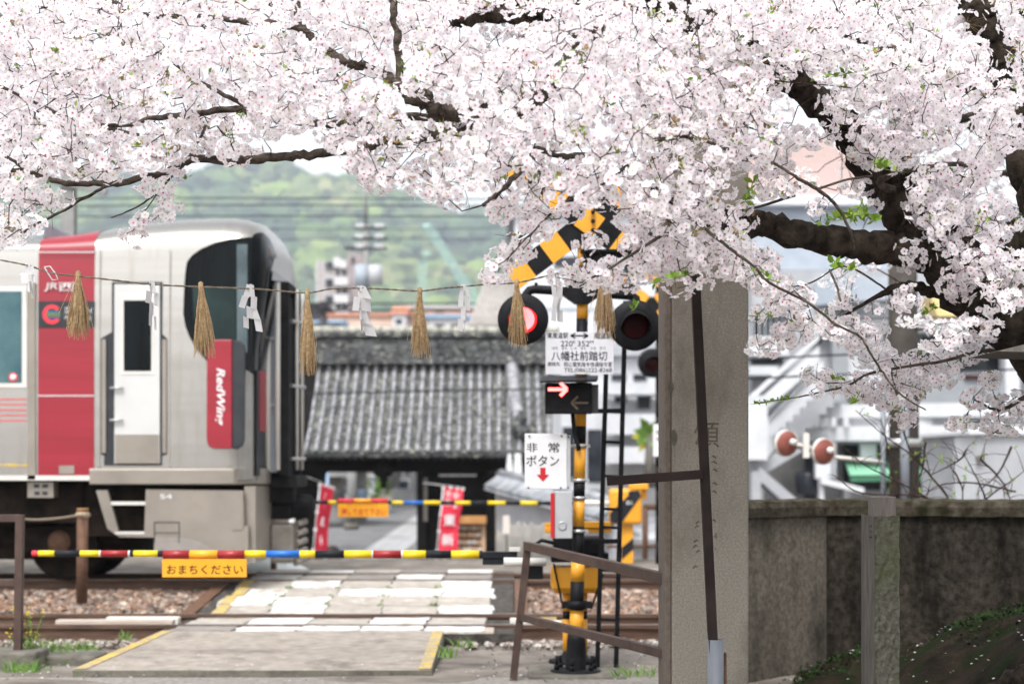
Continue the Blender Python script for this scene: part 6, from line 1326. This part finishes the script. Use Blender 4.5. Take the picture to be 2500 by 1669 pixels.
# ---- front tree: limbs traced as (x, y, distance, half width)
L_ = {
 'trunk': [(2960,1750,8.6,260),(2870,1450,8.6,215),(2770,1150,8.5,170),(2650,930,8.4,120),(2490,790,8.3,84),(2370,700,8.2,74),(2300,615,8.1,70)],
 'big_left': [(2300,615,8.1,66),(2220,520,8.2,60),(2150,430,8.3,52),(2090,340,8.3,44),(2010,255,8.2,36),(1940,205,8.1,32),(1880,120,8.0,30),(1760,70,7.9,30),(1640,20,7.8,40),(1500,-40,7.8,40)],
 'big_low': [(2560,585,8.4,70),(2400,610,8.2,54),(2260,612,8.1,38),(2110,598,8.0,36),(1960,575,7.9,34),(1850,545,7.9,30),(1760,535,7.9,24),(1690,510,7.9,20),(1640,470,7.9,16),(1590,440,7.9,12)],
 'upright': [(2580,840,8.4,60),(2575,660,8.6,54),(2545,520,8.7,50),(2490,330,8.8,46),(2460,180,8.8,42),(2400,60,8.8,38),(2350,-60,8.8,36)],
 'high': [(1560,-30,7.9,40),(1420,0,7.8,34),(1300,34,7.7,26),(1200,40,7.6,16),(1100,60,7.6,9)],
 'high2': [(1420,-40,8.0,36),(1290,10,8.0,30),(1190,20,7.9,24),(1130,-10,7.9,22)],
 'mid': [(1500,-40,7.8,30),(1430,90,7.6,26),(1360,190,7.5,22),(1250,270,7.5,20),(1128,279,7.5,17),(1060,262,7.5,15),(990,238,7.5,11)],
 'mid_stub': [(1180,290,7.55,9),(1080,288,7.55,9.5),(1000,284,7.6,10),(862,300,7.7,9),(756,301,7.8,8),(680,290,7.9,5)],
 'low': [(1300,250,7.6,18),(1150,310,7.6,15),(960,345,7.6,13),(788,372,7.7,12),(710,381,7.7,11),(639,386,7.7,11),(560,394,7.8,10),(468,389,7.8,10),(394,423,7.9,8.5),(298,444,7.9,8),(213,450,8.0,7.5),(138,442,8.0,7),(69,420,8.0,6),(0,412,8.0,5.5),(-80,400,8.0,5)],
 'upper': [(1060,240,7.6,14),(975,205,7.6,12),(926,178,7.7,11),(873,160,7.7,11),(830,144,7.7,10.5),(772,101,7.8,10),(734,69,7.8,9.5),(670,60,7.8,9),(599,53,7.9,8),(500,40,7.9,6),(367,40,8.0,5.5),(266,0,8.0,5),(180,-40,8.0,5)],
 'up_a': [(734,69,7.8,7),(727,40,7.8,6.5),(724,0,7.8,6.5),(720,-60,7.8,6)], 'up_b': [(974,205,7.6,9),(974,144,7.6,9.5),(966,60,7.6,9.5),(958,0,7.6,10),(950,-60,7.6,10)],
 'left_mid': [(756,301,7.8,8),(690,292,7.8,8),(617,277,7.8,8.5),(564,266,7.8,8.5),(479,279,7.8,7.5),(383,287,7.9,6.5),(319,303,7.9,5.5),(234,306,7.9,4.5),(120,310,8.0,4),(0,300,8.0,3)],
 'left_up': [(617,277,7.8,6),(591,255,7.8,5.5),(521,218,7.8,5),(436,165,7.9,3.5),(380,120,7.9,2.5)], 'left_far': [(340,330,7.9,4),(210,300,7.9,4.5),(144,279,8.0,4.5),(75,247,8.0,4),(5,213,8.0,3.5),(-60,190,8,3)],
 'drop_a': [(330,440,7.9,3.5),(261,455,7.9,4),(229,471,7.9,3.8),(160,511,8.0,3.2),(80,553,8.0,3),(20,590,8,2.4),(-40,625,8,2)], 'drop_b': [(468,386,7.8,3),(420,431,7.8,2.6),(372,479,7.8,2.4),(330,508,7.8,2.2),(271,532,7.8,1.6)],
 'fork_a': [(503,306,7.8,3.4),(485,345,7.8,3.6),(463,383,7.8,4)], 'fork_b': [(61,415,8,4),(20,385,8,4),(-30,368,8,4)], 'fork_c': [(385,470,7.8,1.5),(365,500,7.8,1.4),(330,545,7.8,1.3),(325,575,7.8,1.1)],
 'spur': [(1450,380,7.5,8),(1356,378,7.5,8),(1310,362,7.4,8),(1290,395,7.3,7.5),(1250,440,7.2,7),(1203,485,7.2,6.5),(1180,500,7.2,5)],
 'arch_a': [(1500,430,7.4,5),(1537,399,7.4,4.5),(1596,351,7.4,4.5),(1650,335,7.4,4),(1708,340,7.4,4),(1790,368,7.4,4),(1888,399,7.4,3.5),(1940,430,7.4,4),(1995,463,7.5,5),(2040,500,7.6,4),(2075,560,7.6,3.5),(2085,610,7.7,3)],
 'arch_b': [(1516,262,7.5,3.5),(1580,258,7.5,3.5),(1644,269,7.5,3)], 'front_low': [(1600,450,7.6,5),(1665,516,7.3,4.5),(1725,562,7.2,4.2),(1782,607,7.2,4),(1840,650,7.2,3.6),(1878,690,7.2,3.2),(1968,736,7.3,3.4),(2040,791,7.3,3.2),(2098,820,7.4,3),(2121,855,7.4,2.8),(2156,910,7.5,2.6),(2196,960,7.5,2.4),(2260,1000,7.6,1.6)],
 'tip_low': [(1640,560,7.2,4),(1560,610,7.1,3.6),(1480,660,7.0,3.2),(1420,690,7.0,2.4)], 'tip_left': [(1500,440,7.2,3),(1420,470,7.1,2.8),(1350,518,7.1,2.4),(1312,556,7.1,2.2),(1275,592,7.0,2),(1238,632,7.0,1.6),(1200,656,7.0,1.2)],
 'right_spur': [(2335,715,8.2,14),(2272,712,8.2,14),(2225,697,8.1,11),(2179,706,8.1,10),(2130,730,8.1,5),(2060,770,8.1,3)], 'right_low': [(2560,850,8.4,7),(2486,857,8.3,6),(2384,858,8.3,4.5),(2310,880,8.3,4),(2138,907,8.4,3.2),(2081,935,8.4,3),(2034,950,8.4,2.6),(1950,968,8.4,2),(1840,985,8.4,1.2)],
 'right_bottom': [(2600,930,8.4,9),(2520,960,8.4,6),(2440,1000,8.4,4),(2380,975,8.4,2.4)], 'crown_a': [(1980,160,8.4,12),(1990,80,8.6,9),(2037,32,8.6,6),(2101,5,8.6,5),(2160,-40,8.6,4)], 'crown_b': [(2100,360,8.3,14),(2200,330,8.4,9),(2320,300,8.5,6),(2440,250,8.5,5)], 'crown_c': [(2200,470,8.2,12),(2150,440,8.0,9),(2300,400,8.0,6),(2420,420,8.0,5)],
 'thin_a': [(1995,463,7.6,3),(2060,440,7.7,3),(2130,430,7.8,2.5)], 'thin_b': [(1826,512,7.9,3),(1900,490,8,3.5),(1940,478,8.1,3)], 'thin_c': [(2180,720,8.1,3),(2140,690,8.1,2.5),(2060,650,8,2.2),(1980,690,8,2),(1930,700,8,1.6)], 'thin_d': [(2026,660,7.6,3),(2043,700,7.5,3),(2052,735,7.4,2.6)],
}
t = thing('cherry_tree', 'large blossoming cherry tree whose limbs spread across the whole top of the view', 'tree', P(2960, 1760, 8.6))
nodes = []
for nm, pts in L_.items():
    m = MB(); big = nm in ('trunk', 'big_left', 'big_low', 'upright', 'high', 'high2', 'mid')
    ps, rs = limb(m, pts, k=14 if big else 6, n=22 if big else 10, jit=.03 if big else .05, wob=.009 if big else .004)
    m.build('trunk' if nm == 'trunk' else 'limb', M['bark2'] if nm in ('trunk', 'big_left', 'big_low', 'upright', 'high', 'high2', 'right_spur') else M['bark'], t, recalc=False)
    if nm not in ('trunk',): nodes += ps[::2]
for a in (((2900,1500,8.6,80),(2720,1560,8.8,70),(2560,1640,9.1,56),(2420,1720,9.5,40),(2300,1800,9.9,20)),):
    m = MB(); limb(m, list(a), k=8, n=14, jit=.14); m.build('root', M['bark2'], t, recalc=False)
# ---- where blossom hangs: lower edge of the canopy, holes, separate masses
lx = [-80,0,60,130,180,215,280,350,425,460,530,580,660,740,790,815,850,895,980,1050,1100,1135,1180,1230,1290,1350,1400,1480,1560,1640,1740,1800,1850,1900,1960,2030,2600]
ly = [640,615,600,545,500,475,440,425,440,428,420,405,392,375,360,392,415,455,480,505,508,460,455,500,505,492,495,520,560,570,470,440,400,365,300,260,330]
holes = [(463,106,22,26),(700,340,82,26),(640,345,50,20),(820,262,34,20),(229,340,20,18),(1150,78,62,22),(1011,385,62,26),(960,405,30,16),(1107,466,46,18),(1484,322,54,36),(1548,388,30,18),(1473,190,40,10),(2345,110,26,62),(2303,60,34,36),(2405,362,20,28),(2016,18,52,14),(1985,270,60,46),(2060,300,50,40),(2110,400,50,70),(1960,225,30,24),(1040,282,86,18),(700,56,70,9),(852,152,62,10),(965,80,12,60),(560,268,70,7),(690,383,90,12),(330,440,70,6),(1590,12,50,18),(1700,60,40,22),(1300,40,48,22),(2400,60,40,70),(2440,160,36,44),(790,300,50,8),(1330,336,16,10),(1215,470,30,12),(1005,250,26,10)]
masses = [(1420,672,70,26,1),(1500,668,85,28,1),(1630,620,92,60,1),(1700,560,60,70,1),(1770,620,70,60,1),(1840,650,60,40,.9),(1690,690,70,26,.8),(1793,532,38,38,.9),(1718,468,60,50,.8),(1205,655,18,10,1),(1235,630,28,20,1),(1272,597,30,24,1),(1306,565,28,22,1),(1345,535,24,14,1),(1400,520,22,12,.9),(1440,590,20,12,.9),(1560,520,50,45,1),(1570,590,50,36,1),(1290,505,60,26,.9),(1240,500,50,26,.9),
 (2128,351,58,58,1.2),(2190,362,50,52,1.2),(2288,479,84,84,1.2),(2314,575,60,45,1.2),(2420,532,70,56,1.1),(2420,650,95,44,1.2),(2345,692,40,40,1.1),(2453,708,50,40,1.1),(2224,622,30,30,1.1),(2213,726,28,20,1.1),(2450,742,40,28,1),(2379,779,32,24,1),(2408,805,26,20,.8),(1878,695,42,26,1.1),(1925,730,52,32,1.0),(1869,848,44,20,.9),(1936,815,44,22,.9),(1972,790,36,26,.8),(2066,806,50,36,1),(2136,823,30,26,.9),(2124,866,36,26,.9),(2182,884,52,32,1),(2240,886,50,30,1),(2300,855,50,40,1),(2052,750,34,30,.8),(2115,768,30,22,.5),
 (1995,930,40,24,.9),(2100,945,72,28,1),(2200,938,84,40,1),(2290,905,60,40,1),(2180,975,60,18,.9),(2205,1014,24,24,1.1),(2345,850,40,30,.9),(2392,852,40,22,.8),(2450,985,60,30,.9),(2440,1045,58,26,.9),(2392,972,24,14,.9),(2420,925,12,11,2),(2350,1035,18,10,1.4),(2335,880,26,20,.8),(1845,770,14,9,1.2),(2380,400,60,50,.9),(2260,300,80,60,.9),(2440,330,60,50,.9),(2000,120,60,40,.9),(2200,240,90,50,.8),(1990,505,22,18,.6),(2090,460,22,20,.7),(1900,470,50,26,.6),(1880,400,50,40,.9),(1950,345,50,30,.9),(2030,320,24,20,.8),(1980,130,60,40,1),(1900,90,60,40,1),(1800,60,70,40,1),(2060,250,60,30,1),(2110,500,30,20,.3)]
hang = [(395,462,30),(417,498,34),(345,548,26),(318,566,24),(360,535,22),(405,520,20),(345,440,18),(372,462,20),(330,578,14)]
def in_hole(x, y): return any(((x-a)/c)**2+((y-b)/d)**2 < 1 for a, b, c, d in holes)
r = random.Random(5); cl = []; grid = {}
def far_enough(x, y, d, lay):
    k = (int(x//40), int(y//40))
    for i in (-1,0,1):
        for j in (-1,0,1):
            for (a, b, l) in grid.get((k[0]+i, k[1]+j), ()):
                if l == lay and (a-x)**2+(b-y)**2 < d*d: return False
    grid.setdefault(k, []).append((x, y, lay)); return True
VIS = [('upper', 572, 930, 24), ('up_a', 700, 760, 22), ('up_b', 930, 985, 24), ('left_mid', 225, 620, 20), ('left_up', 436, 617, 14), ('low', -80, 420, 20), ('low', 520, 788, 24), ('mid_stub', 756, 870, 22), ('mid', 985, 1130, 30), ('left_far', -10, 150, 18), ('high', 1090, 1340, 26), ('big_left', 1935, 2200, 40), ('big_low', 1800, 2270, 46), ('upright', 2340, 2440, 44), ('spur', 1170, 1380, 20), ('arch_a', 1537, 1650, 14), ('fork_a', 455, 505, 16), ('fork_b', 0, 65, 14), ('high2', 1560, 1700, 30), ('arch_b', 1516, 1650, 12)]
VP = []
for nm_, a_, b_, w_ in VIS:
    q_ = cat([Vector((x, y, 0)) for x, y, Y, h in L_[nm_]], 8); VP += [(v.x, v.y, w_) for v in q_ if a_ <= v.x <= b_]
VP = np.array(VP)
def on_limb(x, y, lay): return lay < 2 and bool((((VP[:,0]-x)**2+(VP[:,1]-y)**2) < (VP[:,2]+(10 if lay == 0 else 0))**2).any()) and r.random() < .93
def depth(x, lay):
    base = np.interp(x, [-100, 700, 1250, 1500, 1900, 2500], [7.9, 7.6, 7.3, 7.2, 7.7, 8.0]); return base+(-.45, .15, .75)[lay]+r.uniform(-.28, .28)
for lay in (0, 1, 2):
    for i in range(9000):
        x, y = r.uniform(-90, 2600), r.uniform(-90, 680); lim = np.interp(x, lx, ly)
        if y > lim-24+r.uniform(-14, 10): continue
        if in_hole(x, y) or (y > lim-80 and r.random() < .4): continue
        if x > 1900 and y > 200 and r.random() < .5: continue
        if on_limb(x, y, lay) or math.sin(x*.021+1.3*math.sin(y*.017))*math.sin(y*.027+1.1*math.sin(x*.013+2))+r.uniform(-.25,.25) > .72: continue
        sz = r.choice((.55, .8, 1.2, 1.7, 2.3))
        if not far_enough(x, y, (35, 33, 36)[lay]*sz**.45*(1.0 if x < 1900 else 1.1), lay): continue
        Y = depth(x, lay); cl.append((*P(x, y, Y), sz))
for mx_, my_, rx, ry, dn in masses:
    for lay in (0, 1):
        for i in range(int(rx*ry/9)):
            u, v = r.uniform(-1, 1), r.uniform(-1, 1)
            if u*u+v*v > 1: continue
            x, y = mx_+u*rx*.8, my_+v*ry*.8
            if not far_enough(x, y, (25 if x > 1840 else 30)/dn, lay+3): continue
            Y = np.interp(x, [1200, 1500, 1800, 2100, 2500], [7.05, 7.1, 7.3, 7.9, 7.8])+r.uniform(-.15, .25)+.25*lay+(.6 if y > 840 and x > 1950 else 0); cl.append((*P(x, y, Y), r.uniform(.6, 1.05), .24))
for x, y, s in hang: cl.append((*P(x, y, 7.75+r.uniform(-.1, .1)), s/26, .05))
# crown above the frame, seen only from elsewhere, shades what lies below
for i in range(420):
    x, y = r.uniform(-200, 2900), r.uniform(-900, -80); cl.append((*P(x, y, r.uniform(6.6, 10.4)), 1.3, .1))
make_tree(t, cl, nodes, 3)
# leafy shoots
m = MB()
def shoot(p0, p1, Y, n, L0):
    a, b = P(*p0, Y), P(*p1, Y); m.tube([a, a.lerp(b, .5)+Vector((0,0,-.01)), b], [.003,.002,.001], 5)
    for k in range(n):
        p = a.lerp(b, r.uniform(.05, 1)); 
        for q in range(3):
            d = Vector((r.gauss(0,1), r.gauss(0,.8), r.gauss(.5,.7))).normalized(); s = d.cross(Vector((r.gauss(0,1), r.gauss(0,1), r.gauss(0,1)))).normalized(); L = L0*r.uniform(.6, 1.3); m.add([p, p+d*L*.45+s*L*.28, p+d*L, p+d*L*.45-s*L*.28], [(0,1,2,3)])
for a in (((2120,520),(1985,545),7.7,16,.045), ((2100,500),(2140,545),7.7,8,.045), ((1950,968),(1832,986),8.3,14,.022), ((1905,690),(1826,655),7.2,5,.03), ((1690,665),(1590,690),7.0,10,.035), ((1840,440),(1815,500),7.6,8,.045), ((1560,735),(1540,760),7.0,3,.03), ((1770,110),(1850,75),7.6,10,.035), ((1640,40),(1560,30),7.5,10,.032), ((2090,175),(1990,190),7.8,10,.032), ((2080,660),(2030,640),7.6,8,.045), ((2250,770),(2290,740),8.1,6,.03), ((2130,395),(2190,420),7.6,6,.05), ((1830,770),(1890,765),7.5,4,.025), ((2030,925),(2060,920),8.2,6,.03), ((2100,955),(2080,985),8.2,6,.03)): shoot(*a)
m.build('leafy_shoots', M['leaf'], t, recalc=False)['kind'] = 'stuff'
# ---- second tree further back, upper right
t = thing('cherry_tree', 'second blossoming cherry tree standing further back at the upper right', 'tree', P(2900, 1500, 13.5)); nodes2 = []
for pts in ([(2900,1500,13.5,90),(2760,800,13.4,60),(2640,300,13.2,46),(2520,60,13,30),(2440,-120,13,22)], [(2640,300,13.2,26),(2450,260,13,16),(2300,180,12.8,11),(2150,120,12.6,8),(2000,60,12.5,5),(1890,-20,12.5,4)], [(2450,260,13,12),(2300,300,12.8,8),(2150,260,12.7,6),(2020,220,12.6,4)], [(2700,560,13.3,24),(2520,420,13,14),(2400,330,12.9,9),(2240,200,12.8,6),(2120,40,12.8,4)], [(2520,420,13,9),(2350,430,12.9,7),(2200,420,12.8,5),(2080,440,12.8,3)]):
    m = MB(); ps, rs = limb(m, pts, k=7, n=10, jit=.08); m.build('trunk' if pts[0][3] == 90 else 'limb', M['bark2'], t, recalc=False); nodes2 += ps[10:] if pts[0][3] == 90 else ps
cl2 = []
for i in range(1500):
    x, y = r.uniform(1880, 2650), r.uniform(-140, 470)
    if in_hole(x, y) or (y > 300 and (x < 2040 or r.random() < .45)): continue
    if not far_enough(x, y, 21, 9): continue
    cl2.append((*P(x, y, r.uniform(12.1, 13.8)), r.uniform(.6, 1.0), .25))
for mx_, my_, rx, ry in ((1960,440,40,26),(2100,640,60,20),(2050,690,40,20),(2020,800,30,26),(2250,790,50,24),(2330,800,30,20)):
    for i in range(int(rx*ry/26)):
        u, v = r.uniform(-1, 1), r.uniform(-1, 1)
        if u*u+v*v < 1 and far_enough(mx_+u*rx, my_+v*ry, 17, 10): cl2.append((*P(mx_+u*rx, my_+v*ry, r.uniform(11.3, 12.6)), .7, .2))
make_tree(t, cl2, nodes2, 8, tone=.97)
# ---- bare shrub behind the wall
t = thing('bare_shrub', 'straggling bare brown shrub with a few buds rising behind the wall', 'shrub', P(2330, 1300, 13.4)); m = MB(); m2 = MB()
for pts in ([(2089,1001),(2161,1064),(2225,1111),(2271,1160),(2315,1218),(2330,1290)], [(2078,1111),(2120,1140),(2167,1163),(2263,1215),(2330,1280)], [(2350,1102),(2387,1172),(2407,1221),(2415,1280)], [(2037,1160),(2104,1203),(2250,1212),(2330,1270)], [(2500,1150),(2460,1180),(2400,1226),(2390,1280)], [(2150,1020),(2165,1080),(2175,1140),(2190,1215)], [(2225,1111),(2208,1060),(2200,1030)], [(2271,1160),(2310,1140),(2345,1120),(2360,1095)], [(2400,1190),(2440,1150),(2470,1090)], [(2480,1260),(2450,1180),(2395,1120)], [(2240,1230),(2280,1190),(2330,1178),(2390,1180),(2480,1200)], [(2215,1215),(2250,1150),(2260,1080)], [(2340,1280),(2350,1200),(2330,1150)]):
    Y = 13.3+random.uniform(-.3, .3); h = random.uniform(2, 4); ps, rs = limb(m, [(x, y, Y, 1.0+h*i/len(pts)) for i, (x, y) in enumerate(pts)], k=5, n=6)
    for k in range(10):
        b = random.choice(ps); e = b+Vector((random.gauss(0,.10), random.gauss(0,.08), random.gauss(.04,.10))); m.tube([b, b.lerp(e, .5)+Vector((0,0,.015)), e], [.004,.003,.0015], 4, cap=False)
        if random.random() < .4:
            for q in range(3): d = Vector((random.gauss(0,1), random.gauss(0,1), random.gauss(.5,1))).normalized()*.03; s = d.cross(Vector((.2,1,.1))).normalized()*.007; m2.add([e, e+d*.5+s, e+d, e+d*.5-s], [(0,1,2,3)])
m.build('stems', M['twig'], t, recalc=False); m2.build('buds', M['leaf'], t, recalc=False)
